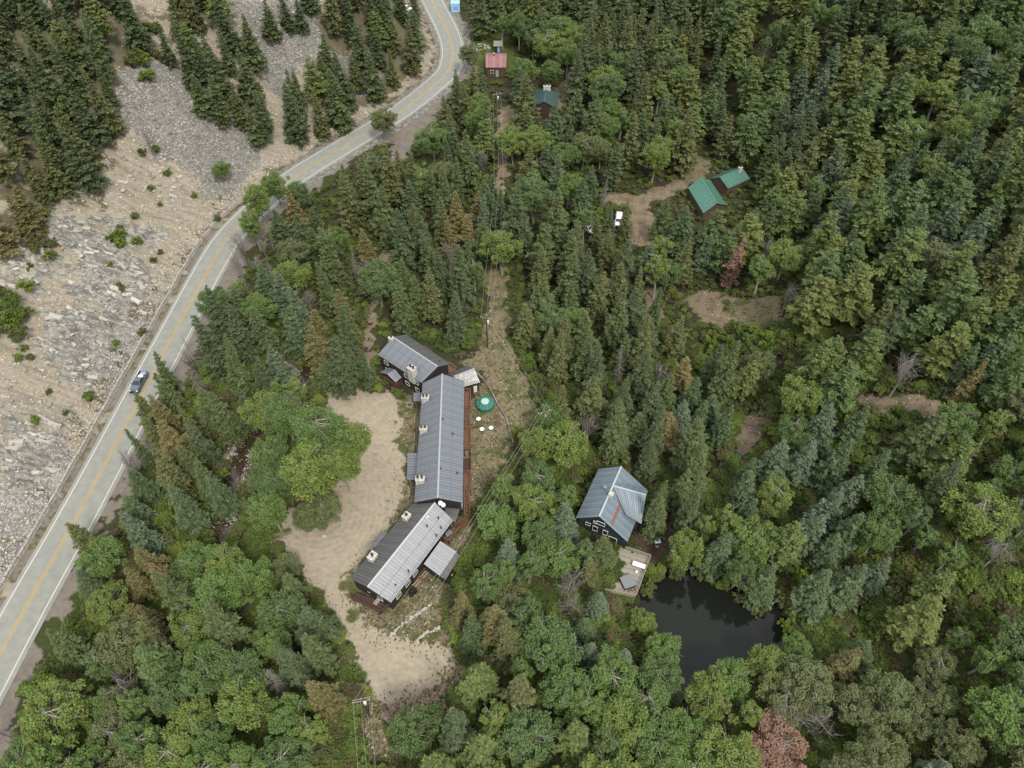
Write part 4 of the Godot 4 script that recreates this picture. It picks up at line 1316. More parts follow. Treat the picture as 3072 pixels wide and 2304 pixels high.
func make_cabins() -> void:
	# faded red cabin by the highway
	var g := G(1490, 215)
	var h: float = g.y + 5.2
	var c := Vector3(g.x, g.y, g.z)
	var o := thing("red_roofed_cabin", "log cabin under a faded red metal roof near the highway", "cabin", c)
	var r0 := W(1457, 164, h) - c
	var r1 := W(1520, 164, h) - c
	var e0 := W(1457, 203, h - 1.9) - c
	var e1 := W(1518, 203, h - 1.9) - c
	var b0 := r0 + Vector3(0, -1.9, -(e0.z - r0.z))
	var b1 := r1 + Vector3(0, -1.9, -(e1.z - r1.z))
	gable_walls(o, r0, r1, e0, e1, b0, b1, -0.4, M.wall_log)
	roof_slope(o, r0, r1, e0, e1, 0.8, M.roof_red)
	roof_slope(o, r0, r1, b0, b1, 0.8, M.roof_red)
	roof_ridge(o, r0, r1, M.roof_red[1])
	for i in 7:
		boxpart("wall_log", Vector3((e0.x + e1.x) / 2, 0.3 + i * 0.42, e0.z - 0.34), Vector3(e1.x - e0.x - 0.8, 0.34, 0.2), M.wall_log, o)
	boxpart("door", Vector3(lerpf(e0.x, e1.x, 0.56), 1.2, e0.z - 0.2), Vector3(0.95, 2.2, 0.08), M.greywood[0], o)
	window(o, Vector3(lerpf(e0.x, e1.x, 0.3), 1.8, e0.z - 0.22), Vector3.BACK, 1.0, 0.9)
	chimney(o, Vector3(lerpf(r0.x, r1.x, 0.4), r0.y + 0.6, r0.z + 0.3), Vector2(0.45, 0.45), 1.2, 0.0, 0, M.rust)
	# outhouse with blue door
	g = G(1494, 153)
	o = thing("outhouse", "small dark outhouse with a grey roof and a blue door", "outhouse", g)
	boxpart("wall", Vector3(0, 1.2, 0), Vector3(2.2, 2.5, 2.2), M.wall_dark, o)
	boxpart("roof", Vector3(0, 2.6, 0.1), Vector3(3.0, 0.14, 3.0), M.stone_grey, o, Basis(Vector3.RIGHT, 0.2))
	boxpart("door", Vector3(0.3, 1.1, 1.13), Vector3(0.95, 2.1, 0.08), M.door_blue, o)
	boxpart("handle", Vector3(0.65, 1.1, 1.2), Vector3(0.06, 0.2, 0.08), M.black, o)
	# rock heap: a pile, each stone a stone
	g = G(1444, 143)
	o = thing("stone_heap", "heap of pale broken stones on the grass above the red roof", "stone heap", g)
	var r := RandomNumberGenerator.new()
	r.seed = 12
	for i in 70:
		var a := r.randf() * TAU
		var d := sqrt(r.randf())
		part("stone", stone_meshes[i % stone_meshes.size()], M.stone_white if i % 3 else M.stone_grey, o, Vector3(cos(a) * d * 3.6, 0.1 + (1.0 - d) * 1.0, sin(a) * d * 2.6)).scale = Vector3.ONE * r.randf_range(0.35, 0.6)
	# blue box by the highway
	g = G(1367, 32)
	o = thing("blue_container", "bright sky-blue box container standing beside the highway", "container", g, 0.05)
	boxpart("body", Vector3(0, 1.5, 0), Vector3(3.2, 3.0, 3.0), M.box_blue, o)
	boxpart("lid", Vector3(0, 3.06, 0), Vector3(3.35, 0.12, 3.15), M.box_blue, o)
	boxpart("panel", Vector3(0, 1.6, 1.53), Vector3(1.6, 1.2, 0.06), M.door_blue, o)
	# dark green cabin with white chimney
	g = G(1635, 325)
	h = g.y + 6.0
	o = cabin("green_gabled_cabin", "small cabin with dark green gable roof and double white chimney", W(1640, 262, h), W(1632, 305, h), 4.0, 1.9, g.y, M.roof_dkgreen, M.wall_brown)
	chimney(o, W(1641, 258, h + 1.0) - o.position, Vector2(2.2, 1.0), 3.2, 0.0, 2)
	boxpart("porch_beam", W(1625, 319, g.y + 2.6) - o.position, Vector3(6.0, 0.3, 0.3), M.paletimber, o)
	for x in [-2.6, 2.6]:
		boxpart("porch_post", W(1625, 319, g.y + 2.6) * Vector3(1, 0, 1) + Vector3(x, g.y + 1.2, 0) - o.position, Vector3(0.2, 2.6, 0.2), M.wall_brown, o)
	# large bright green roof
	g = G(2120, 590)
	h = g.y + 6.6
	g.y = ground(g.x, g.z)
	var c2 := g
	o = thing("green_roofed_lodge", "large cabin with bright green angled metal roofs in the forest", "cabin", c2)
	h = g.y + 4.4
	for k in [[[2102, 534], [2150, 610], [2064, 563], [2128, 619]], [[2160, 533], [2227, 504], [2184, 566], [2239, 537]]]:
		var k0 := W(k[0][0], k[0][1], h) - c2
		var k1 := W(k[1][0], k[1][1], h) - c2
		var l0 := W(k[2][0], k[2][1], h - 1.9) - c2
		var l1 := W(k[3][0], k[3][1], h - 1.9) - c2
		l1 = l0 + (k1 - k0)
		var m0 := Vector3(2.0 * k0.x - l0.x, l0.y, 2.0 * k0.z - l0.z)
		var m1 := Vector3(2.0 * k1.x - l1.x, l1.y, 2.0 * k1.z - l1.z)
		gable_walls(o, k0, k1, l0, l1, m0, m1, -0.4, M.wall_log)
		roof_slope(o, k0, k1, l0, l1, 0.5, M.roof_green)
		roof_slope(o, k0, k1, m0, m1, 0.5, M.roof_green)
		roof_ridge(o, k0, k1, M.roof_green[2])
	chimney(o, W(2222, 502, h + 1.0) - c2, Vector2(1.0, 0.8), 2.0, 0.5, 1)
	var dm := W(2118, 553, h - 0.9) - c2
	var ds := Shape.new()
	ds.hexa([dm + Vector3(-1.3, -1.2, 0.1), dm + Vector3(1.3, -1.2, 0.1), dm + Vector3(1.3, -1.2, 2.0), dm + Vector3(-1.3, -1.2, 2.0), dm + Vector3(-0.05, 0.2, 0.1), dm + Vector3(0.05, 0.2, 0.1), dm + Vector3(0.05, 0.1, 2.0), dm + Vector3(-0.05, 0.1, 2.0)])
	var dmr := part("dormer", ds, M.roof_green[1], o)
	boxpart("vent_opening", dm + Vector3(0, -0.75, 2.02), Vector3(1.2, 0.6, 0.06), M.black, dmr)
	var pt := thing("propane_tank", "short white propane tank lying in the forest behind the bright green roof", "tank", G(2297, 541), 0.6)
	var ps := Shape.new()
	ps.tube([Vector3(-1.2, 0.75, 0), Vector3(-1.0, 0.75, 0), Vector3(1.0, 0.75, 0), Vector3(1.2, 0.75, 0)], [0.25, 0.52, 0.52, 0.25], 14)
	part("vessel", ps, M.whitegloss, pt)
	for x in [-0.7, 0.7]:
		boxpart("foot", Vector3(x, 0.15, 0), Vector3(0.15, 0.3, 0.8), M.concrete, pt)

# ---------------------------------------------------------------- yard things
var stone_meshes := []

func make_stone_meshes() -> void:
	var r := RandomNumberGenerator.new()
	r.seed = 77
	for k in 6:
		var s := Shape.new()
		var m := SphereMesh.new()
		m.radial_segments = 6; m.rings = 3; m.radius = 0.5; m.height = 1.0
		var arr := m.get_mesh_arrays()
		var vs: PackedVector3Array = arr[Mesh.ARRAY_VERTEX]
		var moved := {}
		var sq := Vector3(r.randf_range(0.8, 1.25), r.randf_range(0.5, 0.85), r.randf_range(0.7, 1.1))
		var out := []
		for v in vs:
			var key := "%.2f %.2f %.2f" % [v.x, v.y, v.z]
			if not moved.has(key):
				moved[key] = v * sq * r.randf_range(0.75, 1.25)
			out.append(moved[key])
		var ix: PackedInt32Array = arr[Mesh.ARRAY_INDEX]
		for i in range(0, ix.size(), 3):
			s.tri_out(out[ix[i]], out[ix[i + 1]], out[ix[i + 2]], Vector3.ZERO)
		stone_meshes.append(s.done())

func ledge_mesh() -> ArrayMesh:
	var s := Shape.new()
	s.hexa([Vector3(-0.5, -0.5, -0.42), Vector3(0.5, -0.5, -0.5), Vector3(0.46, -0.5, 0.5), Vector3(-0.5, -0.5, 0.4), Vector3(-0.34, 0.42, -0.36), Vector3(0.42, 0.5, -0.3), Vector3(0.3, 0.44, 0.42), Vector3(-0.46, 0.5, 0.26)])
	return s.done()

func stone(called: String, label: String, p: Vector3, size: float, m: Material, group: String, seed_: int) -> void:
	var o := part(called, stone_meshes[seed_ % stone_meshes.size()], m, self)
	tag(o, label, "rock", group)
	o.position = p + Vector3(0, size * 0.12, 0)
	o.rotation = Vector3(sin(seed_ * 1.7) * 0.4, seed_ * 2.4, cos(seed_ * 1.1) * 0.4)
	o.scale = Vector3.ONE * size

func make_yard() -> void:
	# round green tank
	var p := Z4(1532, 930, 0.0)
	p.y = ground(p.x, p.z)
	p = Z4(1532, 945, p.y)
	var o := thing("water_tank", "round teal-green water tank with a pale lid in the back yard", "tank", p)
	var s := Shape.new()
	s.lathe(Vector3.ZERO, [[2.0, -0.1], [2.0, 0.9], [1.92, 1.0], [0.9, 1.32], [0.86, 1.32]], 36)
	part("body", s, M.tank, o)
	s = Shape.new()
	s.lathe(Vector3.ZERO, [[0.86, 1.30], [0.86, 1.5], [0.7, 1.56], [0.0, 1.6]], 28)
	part("lid", s, M.tank_lid, o)
	for k in 12:
		var a := TAU * k / 12.0
		boxpart("rib", Vector3(cos(a) * 1.42, 1.18, sin(a) * 1.42), Vector3(0.95, 0.06, 0.10), M.tank, o, Basis(Vector3.UP, -a) * Basis(Vector3.BACK, -0.3))
	# lids of buried tanks
	for q in [[1458, 1104, 0], [1496, 1216, 0], [1597, 1203, 0], [1658, 1070, 1], [1668, 1150, 1]]:
		var g := Z4(q[0], q[1], 0.0)
		g.y = ground(g.x, g.z)
		var white: bool = q[2] == 0
		var l := thing("access_lid", "round white access lid on a short riser in the back yard" if white else "round rusty brown access lid on the yard beside the retaining logs", "lid", g, 0.0, "buried tank lids")
		s = Shape.new()
		s.lathe(Vector3.ZERO, [[0.42, -0.1], [0.42, 0.3], [0.4, 0.33]] if white else [[0.66, -0.1], [0.66, 0.1], [0.62, 0.12]], 20)
		part("riser", s, M.darkgrey if white else M.rustlid, l)
		s = Shape.new()
		s.lathe(Vector3.ZERO, [[0.48, 0.33], [0.48, 0.39], [0.0, 0.42]] if white else [[0.62, 0.12], [0.6, 0.15], [0.0, 0.16]], 20)
		part("cover", s, M.whitegloss if white else M.rustlid, l)
	# retaining wall of old logs, curving behind the yard
	var wall := thing("log_retaining_wall", "curved retaining wall of grey logs behind the lodge yard", "wall", Vector3(-2, 0, -92))
	var pts := [[1290, 490], [1370, 530], [1440, 590], [1510, 655], [1570, 740], [1620, 830], [1670, 930], [1725, 1020], [1765, 1090], [1790, 1170], [1805, 1240], [1838, 1330], [1842, 1420], [1840, 1510]]
	for i in pts.size() - 1:
		for k in 2:
			var a := Z4(pts[i][0], pts[i][1], 0.3)
			var b := Z4(pts[i + 1][0], pts[i + 1][1], 0.3)
			a.y = ground(a.x, a.z) + 0.16 + k * 0.34
			b.y = ground(b.x, b.z) + 0.16 + k * 0.34
			s = Shape.new()
			var w := a - b
			s.tube([a + w * 0.04 - wall.position, b - w * 0.04 - wall.position], [0.2 - 0.02 * k, 0.19 - 0.02 * k], 8)
			part("log", s, M.log if (i + k) % 3 else M.stone_grey, wall)
	# timber stops and wood at the lot side of the lodge
	var n := 0
	for q in [[Z4(755, 1045, 0), Z4(755, 1140, 0)], [Z4(752, 1245, 0), Z4(748, 1340, 0)], [Z4(745, 1370, 0), Z4(742, 1450, 0)], [Z5(700, 235, 0), Z5(698, 330, 0)], [Z5(684, 230, 0), Z5(684, 350, 0)], [Z4(535, 805, 0), Z4(690, 868, 0)], [Z4(1690, 1020, 0), Z4(1725, 1095, 0)]]:
		var a: Vector3 = q[0]
		var b: Vector3 = q[1]
		var m := (a + b) * 0.5
		m.y = ground(m.x, m.z)
		var lab := "pale timber parking stop on the verge along the lodge front"
		if n == 5:
			lab = "long grey log edging the bed below the lodge porch"
		elif n == 6:
			lab = "pale board lying against the log retaining wall"
		s = Shape.new()
		s.tube([Vector3(a.x - m.x, 0.12, a.z - m.z), Vector3(b.x - m.x, 0.12, b.z - m.z)], [0.16, 0.15], 8)
		var l := part("timber_stop", s, M.paletimber if n != 5 else M.log, self)
		l.position = m
		tag(l, lab, "timber", "timber parking stops" if n < 5 else "")
		n += 1
	var bp := Z4(700, 955, 0.0)
	bp.y = ground(bp.x, bp.z)
	var bx := thing("stone_planter", "square pale stone planter on the verge by the lodge awning", "planter", bp)
	for k in 4:
		boxpart("side", Vector3([-0.55, 0.55, 0, 0][k], 0.3, [0, 0, -0.55, 0.55][k]), Vector3([0.15, 0.15, 0.95, 0.95][k], 0.6, [1.25, 1.25, 0.15, 0.15][k]), M.stone_tan, bx)
	boxpart("soil", Vector3(0, 0.24, 0), Vector3(0.94, 0.44, 0.94), M.darkgrey, bx)
	# the two rows of white stones by the drive
	var r := RandomNumberGenerator.new()
	r.seed = 4
	var k2 := 0
	for row in [[[1172, 1908], [1215, 1868], [1258, 1838], [1298, 1808]], [[1252, 1922], [1272, 1905], [1300, 1890], [1326, 1876]]]:
		for i in row.size() - 1:
			var cnt := 9 if row[0][0] == 1172 else 6
			for j in cnt:
				var t := float(j) / cnt
				var g := G(lerpf(row[i][0], row[i + 1][0], t) + r.randfn(0, 2.0), lerpf(row[i][1], row[i + 1][1], t) + r.randfn(0, 2.0))
				stone("border_stone", "white stone in the row edging the drive below the lodge", g, r.randf_range(0.35, 0.75), M.stone_white, "white border stones by the drive", k2)
				k2 += 1
	for q in [[972, 1610, 0.9], [1010, 1605, 0.5]]:
		stone("lot_boulder", "pale boulder under the dark tree island in the gravel lot" if q[2] > 0.6 else "small pale boulder beside the tree island in the lot", G(q[0], q[1]), q[2], M.stone_white, "", int(q[0]))
	for q in [[182, 2012, 1.6], [212, 2038, 1.7], [50, 2250, 1.4]]:
		stone("roadside_boulder", {182: "grey slab boulder at the highway edge under leaning firs", 212: "pale upright boulder next to the shrub by the highway", 50: "grey boulder low on the bank below the highway"}[int(q[0])], G(q[0], q[1]), q[2], M.stone_grey, "", int(q[0]))

func power_pole(p: Vector3, h: float, turn: float, label: String, extra: bool) -> Array:
	p.y = ground(p.x, p.z)
	var o := thing("power_pole", label, "utility pole", p, turn, "utility poles of the power line")
	var s := Shape.new()
	s.tube([Vector3(0, -0.3, 0), Vector3(0, h, 0)], [0.19, 0.13], 8)
	part("post", s, M.pole, o)
	boxpart("crossarm", Vector3(0, h - 0.45, 0.16), Vector3(2.6, 0.14, 0.12), M.arm, o)
	if extra:
		boxpart("crossarm", Vector3(0, h - 0.45, -0.20), Vector3(2.6, 0.14, 0.12), M.arm, o)
	var tips := []
	for x in [-1.2, 0.12, 1.2]:
		s = Shape.new()
		s.lathe(Vector3.ZERO, [[0.03, 0.0], [0.07, 0.08], [0.03, 0.12], [0.07, 0.2], [0.0, 0.26]], 8)
		var q := Vector3(x, h - 0.38, 0.16) if x != 0.12 else Vector3(0, h, 0)
		part("insulator", s, M.insulator, o, q)
		tips.append(o.transform * (q + Vector3(0, 0.26, 0)))
	s = Shape.new()
	s.lathe(Vector3.ZERO, [[0.0, -0.45], [0.24, -0.42], [0.26, 0.0], [0.24, 0.42], [0.0, 0.46]], 12)
	part("transformer", s, M.insulator, o, Vector3(0.36, h - 1.7, 0.1))
	return tips

func make_power_line() -> void:
	var pz := Vector3(-13.5, 0, 8)
	var pa := W(1084, 2101, 8.8)
	var pb := W(1632, 1234, 9.8)
	var pc := W(1459, 950, 10.0)
	var pd := W(1497, 550, 12.0)
	var pe := W(1490, 262, 15.0)
	var t := []
	t.append(power_pole(pz, 10.0, 0.1, "wooden utility pole at the far lower end of the power line", false))
	t.append(power_pole(pa, 9.3, 0.18, "wooden utility pole with double crossarm at the edge of the drive", true))
	t.append(power_pole(pb, 10.2, 0.35, "utility pole rising from the bushes behind the lodge yard", false))
	t.append(power_pole(pc, 10.2, -0.2, "dark utility pole standing in the grassy power line clearing", false))
	t.append(power_pole(pd, 10.0, 0.05, "utility pole at the gravel path among dense firs", false))
	t.append(power_pole(pe, 10.0, 0.3, "distant utility pole below the red-roofed cabin", false))
	var names := ["near the drive's end", "across the south yard", "along the log retaining wall", "over the grassy clearing", "above the gravel path"]
	for i in t.size() - 1:
		for k in 3:
			var a: Vector3 = t[i][k]
			var b: Vector3 = t[i + 1][k]
			var sag := 0.012 * a.distance_to(b)
			var c := (a + b) * 0.5
			var pts := []
			var rad := []
			for j in 15:
				var f := j / 14.0
				pts.append(a.lerp(b, f) - Vector3(0, sag * 4.0 * f * (1.0 - f), 0) - c)
				rad.append(0.02)
			var s := Shape.new()
			s.tube(pts, rad, 4, false)
			var o := part("power_wire", s, M.wire, self)
			o.position = c
			tag(o, "thin grey power wire strung " + names[i], "wire", "power wires " + names[i])

func wheel(o: Node3D, at: Vector3, r: float) -> void:
	var s := Shape.new()
	s.tube([at + Vector3(-0.12, 0, 0), at + Vector3(0.12, 0, 0)], [r, r], 16)
	s.tube([at + Vector3(0.12, 0, 0), at + Vector3(-0.12, 0, 0)], [r, r], 16)
	var w := part("wheel", s, M.black, o)
	s = Shape.new()
	s.tube([at + Vector3(-0.13, 0, 0), at + Vector3(0.13, 0, 0)], [r * 0.55, r * 0.55], 12)
	s.tube([at + Vector3(0.13, 0, 0), at + Vector3(-0.13, 0, 0)], [r * 0.55, r * 0.55], 12)
	part("rim", s, M.grey, w)

func taper(z0: float, z1: float, y0: float, y1: float, w0: float, w1: float, zi0 := 0.0, zi1 := 0.0) -> Shape:
	var s := Shape.new()
	s.hexa([Vector3(-w0, y0, z0), Vector3(w0, y0, z0), Vector3(w0, y0, z1), Vector3(-w0, y0, z1), Vector3(-w1, y1, z0 + zi0), Vector3(w1, y1, z0 + zi0), Vector3(w1, y1, z1 - zi1), Vector3(-w1, y1, z1 - zi1)])
	return s

# front of the vehicle is towards +z
func vehicle(called: String, label: String, cat: String, p: Vector3, turn: float, paint: Material, pickup: bool) -> void:
	var o := thing(called, label, cat, p, turn)
	part("lower_body", taper(-2.85, 2.85, 0.42, 0.85, 0.97, 0.98, 0.05, 0.05), paint, o)
	part("hood", taper(1.25, 2.83, 0.85, 1.14, 0.96, 0.86, 0.0, 0.22), paint, o)
	part("bumper", taper(2.78, 3.0, 0.40, 0.78, 0.95, 0.9, 0.0, 0.06), M.black, o)
	part("grille", taper(2.70, 2.88, 0.78, 1.04, 0.62, 0.6, 0.0, 0.05), M.darkgrey, o)
	for x in [-0.77, 0.77]:
		boxpart("headlight", Vector3(x, 0.95, 2.74), Vector3(0.3, 0.2, 0.2), M.whitegloss, o)
		boxpart("mirror", Vector3(x * 1.38, 1.25, 1.0), Vector3(0.2, 0.2, 0.14), M.black, o)
	var back := -0.85 if pickup else -2.7
	part("cabin", taper(back, 1.3, 0.85, 1.18, 0.97, 0.94), paint, o)
	part("window_band", taper(back + 0.06, 1.22, 1.18, 1.66, 0.93, 0.74, 0.18, 0.75), M.glass, o)
	part("roof", taper(back + 0.22, 0.52, 1.66, 1.76, 0.75, 0.68, 0.06, 0.10), paint, o)
	for k in 3:
		boxpart("roof_rib", Vector3(-0.4 + k * 0.4, 1.77, back / 2 + 0.4), Vector3(0.06, 0.03, 1.1 if pickup else 2.2), paint, o)
	for x in [-1.0, 1.0]:
		var s := Shape.new()
		s.bar(Vector3(x * 0.93, 1.18, 1.2), Vector3(x * 0.74, 1.68, 0.48), 0.09, 0.07)
		s.bar(Vector3(x * 0.95, 1.18, back + 0.1), Vector3(x * 0.76, 1.68, back + 0.25), 0.1, 0.08)
		s.bar(Vector3(x * 0.96, 1.18, back / 2 + 0.25), Vector3(x * 0.76, 1.68, back / 2 + 0.25), 0.1, 0.07)
		part("pillar", s, paint, o)
	if pickup:
		for x in [-0.92, 0.92]:
			boxpart("bed_side", Vector3(x, 1.02, -1.85), Vector3(0.12, 0.36, 1.98), paint, o)
		boxpart("tailgate", Vector3(0, 1.02, -2.8), Vector3(1.72, 0.36, 0.1), paint, o)
		boxpart("bed_floor", Vector3(0, 0.88, -1.85), Vector3(1.72, 0.05, 1.9), M.black, o)
		var s := Shape.new()
		s.lathe(Vector3.ZERO, [[0.55, 0.0], [0.62, 0.22], [0.4, 0.42], [0.0, 0.46]], 14)
		part("white_load", s, M.whitegloss, o, Vector3(-0.1, 0.91, -1.35))
		boxpart("dark_load", Vector3(0.15, 1.08, -2.25), Vector3(1.1, 0.34, 0.7), M.door_blue, o)
	for x in [-0.86, 0.86]:
		for z in [-1.85, 1.95]:
			wheel(o, Vector3(x, 0.4, z), 0.4)

func make_vehicles() -> void:
	var p := W(417, 1146, 0.8)
	var rn := road_point(0.0)
	var best := 1e9
	var tan := Vector2(0, -1)
	for i in road.size() - 1:
		var d := road[i].distance_to(Vector2(p.x, p.z))
		if d < best:
			best = d
			tan = (road[i + 1] - road[i]).normalized()
	p.y = base_y(p.z) + 0.062
	vehicle("pickup_truck", "silver-blue pickup truck with a white load driving on the highway", "pickup truck", p, atan2(-tan.x, -tan.y), M.carpaint, true)
	p = G(1855, 668)
	vehicle("parked_van", "white vehicle parked under trees at the end of the gravel drive", "car", p, -0.15, M.whitecar, false)
	p = G(1763, 692)
	vehicle("parked_car", "dark-sided car with a white hood parked among the trees", "car", p, 0.75, M.whitecar, false)
	p = G(1219, 32)
	vehicle("roadside_car", "white car parked at the far highway turnout", "car", p, 1.4, M.whitecar, false)

# ---------------------------------------------------------------- plants
var plants := {}      # kind -> list of [trunk mesh, crown mesh, height, radius]

func conifer(seed_: int, H: float, R: float, start: float, power: float, gap: float, fan: int, bare := false) -> Array:
	var r := RandomNumberGenerator.new()
	r.seed = seed_
	var tr := Shape.new()
	tr.tube([Vector3(0, -0.6, 0), Vector3(r.randfn(0, 0.05), H * 0.5, r.randfn(0, 0.05)), Vector3(0, H, 0)], [H * 0.014, H * 0.009, 0.02], 6)
	var s := Shape.new()
	var y := H * start
	var hole := r.randf() * TAU
	while y < H * 0.985:
		var f := (y - H * start) / (H - H * start)
		var L0 := R * (pow(1.0 - f, power) * 0.96 + 0.05) * lerpf(0.72, 1.0, clampf(f / 0.16, 0.0, 1.0))
		var n := int(lerpf(fan, 4.0, f))
		var a0 := r.randf() * TAU
		for b in n:
			var az := a0 + TAU * (b + r.randf_range(-0.3, 0.3)) / n
			var L := L0 * r.randf_range(0.62, 1.16)
			if cos(az - hole) > 0.9 and r.randf() < 0.35:
				L *= 0.6
			var dir := Vector3(cos(az), 0, sin(az))
			var side := Vector3(-sin(az), 0, cos(az))
			var rise := lerpf(-0.10, 0.62, f * f) + r.randf_range(-0.1, 0.1)
			var droop := lerpf(0.36, 0.14, f) * r.randf_range(0.7, 1.3)
			var y0 := y + r.randf_range(-0.5, 0.5) * gap
			var k := r.randf_range(0.70, 1.22)
			var seg := maxi(2, int(ceil(L / 0.42)))
			var at := func(q: float) -> Vector3:
				return Vector3(0, y0 + L * (rise * q - droop * q * q + 0.16 * q * q * q), 0) + dir * L * q
			if bare:
				tr.tube([at.call(0.0), at.call(0.5), at.call(1.0)], [0.035, 0.025, 0.012], 3, false)
				for t in 3:
					var q := 0.35 + 0.22 * t
					for sd in [-1.0, 1.0]:
						tr.tube([at.call(q), at.call(q) + (dir * 0.5 + side * sd * 0.7) * L * 0.3 * r.randf_range(0.5, 1.2)], [0.018, 0.010], 3, false)
				if r.randf() < 0.7:
					continue
			for i in seg:
				var q0 := 0.16 + 0.84 * i / seg
				var q1 := 0.16 + 0.84 * (i + 1.25) / seg
				var p0: Vector3 = at.call(q0)
				var p1: Vector3 = at.call(minf(q1, 1.06))
				var w := minf(0.30 + 0.30 * L * (1.0 - 0.55 * q0), 0.85) * r.randf_range(0.7, 1.2)
				for sd in 5:
					var kk := k * r.randf_range(0.72, 1.32)
					s.col = Color(kk * r.randf_range(0.95, 1.12), kk, kk * r.randf_range(0.8, 1.05))
					var o := p0.lerp(p1, r.randf()) + side * r.randf_range(-0.75, 0.75) * w + Vector3(0, r.randf_range(-0.16, 0.10), 0)
					var d := (dir * r.randf_range(0.2, 1.0) + side * r.randf_range(-1.0, 1.0) + Vector3(0, r.randf_range(-0.45, 0.35), 0)).normalized()
					var e := d.cross(Vector3(r.randfn(0, 0.35), 1, r.randfn(0, 0.35))).normalized()
					var z := w * r.randf_range(0.55, 1.0)
					s.tri(o - d * z * 0.35 - e * z * 0.42, o - d * z * 0.2 + e * z * 0.45, o + d * z * 0.8)
		y += gap * lerpf(1.0, 0.75, f)
	s.col = Color(1.1, 1.1, 0.95)
	for b in 5:
		var az := TAU * b / 5.0
		s.tri(Vector3(cos(az) * 0.22, H - 0.5, sin(az) * 0.22), Vector3(0, H + 0.25, 0), Vector3(cos(az + 1.3) * 0.22, H - 0.5, sin(az + 1.3) * 0.22))
	return [tr.done(), s.done(), H, R]

func leafy(seed_: int, H: float, R: float, low: float, clumps: int, leaves: int, size: float, stems := 1, bare := false) -> Array:
	var r := RandomNumberGenerator.new()
	r.seed = seed_
	var tr := Shape.new()
	var s := Shape.new()
	var crown_mid := H * (low + 1.0) * 0.5
	var half := H * (1.0 - low) * 0.5
	var fork := Vector3(r.randfn(0, 0.2), H * maxf(low * 0.9, 0.25), r.randfn(0, 0.2))
	if stems == 1:
		tr.tube([Vector3(0, -0.5, 0), fork * Vector3(0.5, 0.5, 0.5), fork], [H * 0.020 + 0.04, H * 0.016 + 0.03, H * 0.012 + 0.03], 6)
		tr.tube([fork, Vector3(fork.x * 1.4, H * 0.8, fork.z), Vector3(fork.x, H * 0.96, fork.z)], [H * 0.011, H * 0.005, 0.015], 5)
	var lumps := []
	for i in 5:
		lumps.append([Vector3(r.randfn(0, 1), r.randf_range(-0.3, 1.0), r.randfn(0, 1)).normalized(), r.randf_range(0.75, 1.15)])
	for c in clumps:
		var d := Vector3(r.randfn(0, 1), r.randfn(0.25, 0.8), r.randfn(0, 1)).normalized()
		var reach := 0.78
		for l in lumps:
			reach = maxf(reach, l[1] * maxf(0.0, d.dot(l[0])))
		var rr := pow(r.randf(), 0.42) * reach
		var p := Vector3(d.x * R * rr, crown_mid + d.y * half * rr, d.z * R * rr)
		var cr := r.randf_range(0.5, 1.0) * R * (0.22 if stems == 1 else 0.28)
		var st := fork if stems == 1 else Vector3(r.randfn(0, 0.15) * R, 0, r.randfn(0, 0.15) * R)
		var bend := st.lerp(p, 0.5) + Vector3(r.randfn(0, 0.25), -0.25 + r.randfn(0, 0.2), r.randfn(0, 0.25))
		if stems == 1 and c % 2 == 0:
			st = Vector3(fork.x, lerpf(fork.y, H * 0.85, r.randf()), fork.z)
			bend = st.lerp(p, 0.55) + Vector3(r.randfn(0, 0.2), 0.1 + r.randfn(0, 0.2), r.randfn(0, 0.2))
		if bare or c % 2 == 0 or stems > 1:
			var bw := (0.012 + 0.0042 * H) if stems == 1 else 0.03
			tr.tube([st, bend, p], [bw, bw * 0.7, bw * 0.3], 3, false)
			if bare:
				for t in 5:
					var e := p + Vector3(r.randfn(0, 1), r.randfn(0.3, 0.8), r.randfn(0, 1)) * cr
					tr.tube([bend.lerp(p, r.randf()), e], [bw * 0.45, bw * 0.15], 3, false)
		if bare:
			continue
		var k := r.randf_range(0.72, 1.25)
		var warm := r.randf_range(0.9, 1.22)
		for j in leaves:
			var e := Vector3(r.randfn(0, 1), r.randfn(0, 0.75), r.randfn(0, 1))
			e = e.normalized() * pow(r.randf(), 0.45) * cr
			var q := p + e
			var kk := k * r.randf_range(0.75, 1.28)
			s.col = Color(kk * warm, kk, kk * r.randf_range(0.7, 1.1))
			var u := Vector3(r.randfn(0, 1), r.randfn(0, 0.55), r.randfn(0, 1)).normalized()
			var w := u.cross(Vector3(r.randfn(0, 0.5), 1, r.randfn(0, 0.5))).normalized()
			var z := size * r.randf_range(0.6, 1.25)
			s.tri(q - u * z * 0.5, q + w * z * 0.42, q + u * z * 0.6)
			s.tri(q - u * z * 0.5, q + u * z * 0.6, q - w * z * 0.42)
	if stems == 1 and not bare:
		for t in 8:
			var d := Vector3(r.randfn(0, 1), r.randfn(0.3, 0.5), r.randfn(0, 1)).normalized()
			var p := Vector3(d.x * R, crown_mid + d.y * half, d.z * R) * Vector3(0.9, 1.0, 0.9)
			var st := Vector3(fork.x, lerpf(fork.y, H * 0.8, r.randf()), fork.z)
			var bend := st.lerp(p, 0.6) + Vector3(r.randfn(0, 0.4), 0.3, r.randfn(0, 0.4))
			tr.tube([st, bend, p], [0.055, 0.04, 0.02], 3, false)
			tr.tube([bend, bend.lerp(p, 0.7) + Vector3(r.randfn(0, 0.6), 0.4, r.randfn(0, 0.6))], [0.04, 0.02], 3, false)
	return [tr.done(), null if bare else s.done(), H, R]

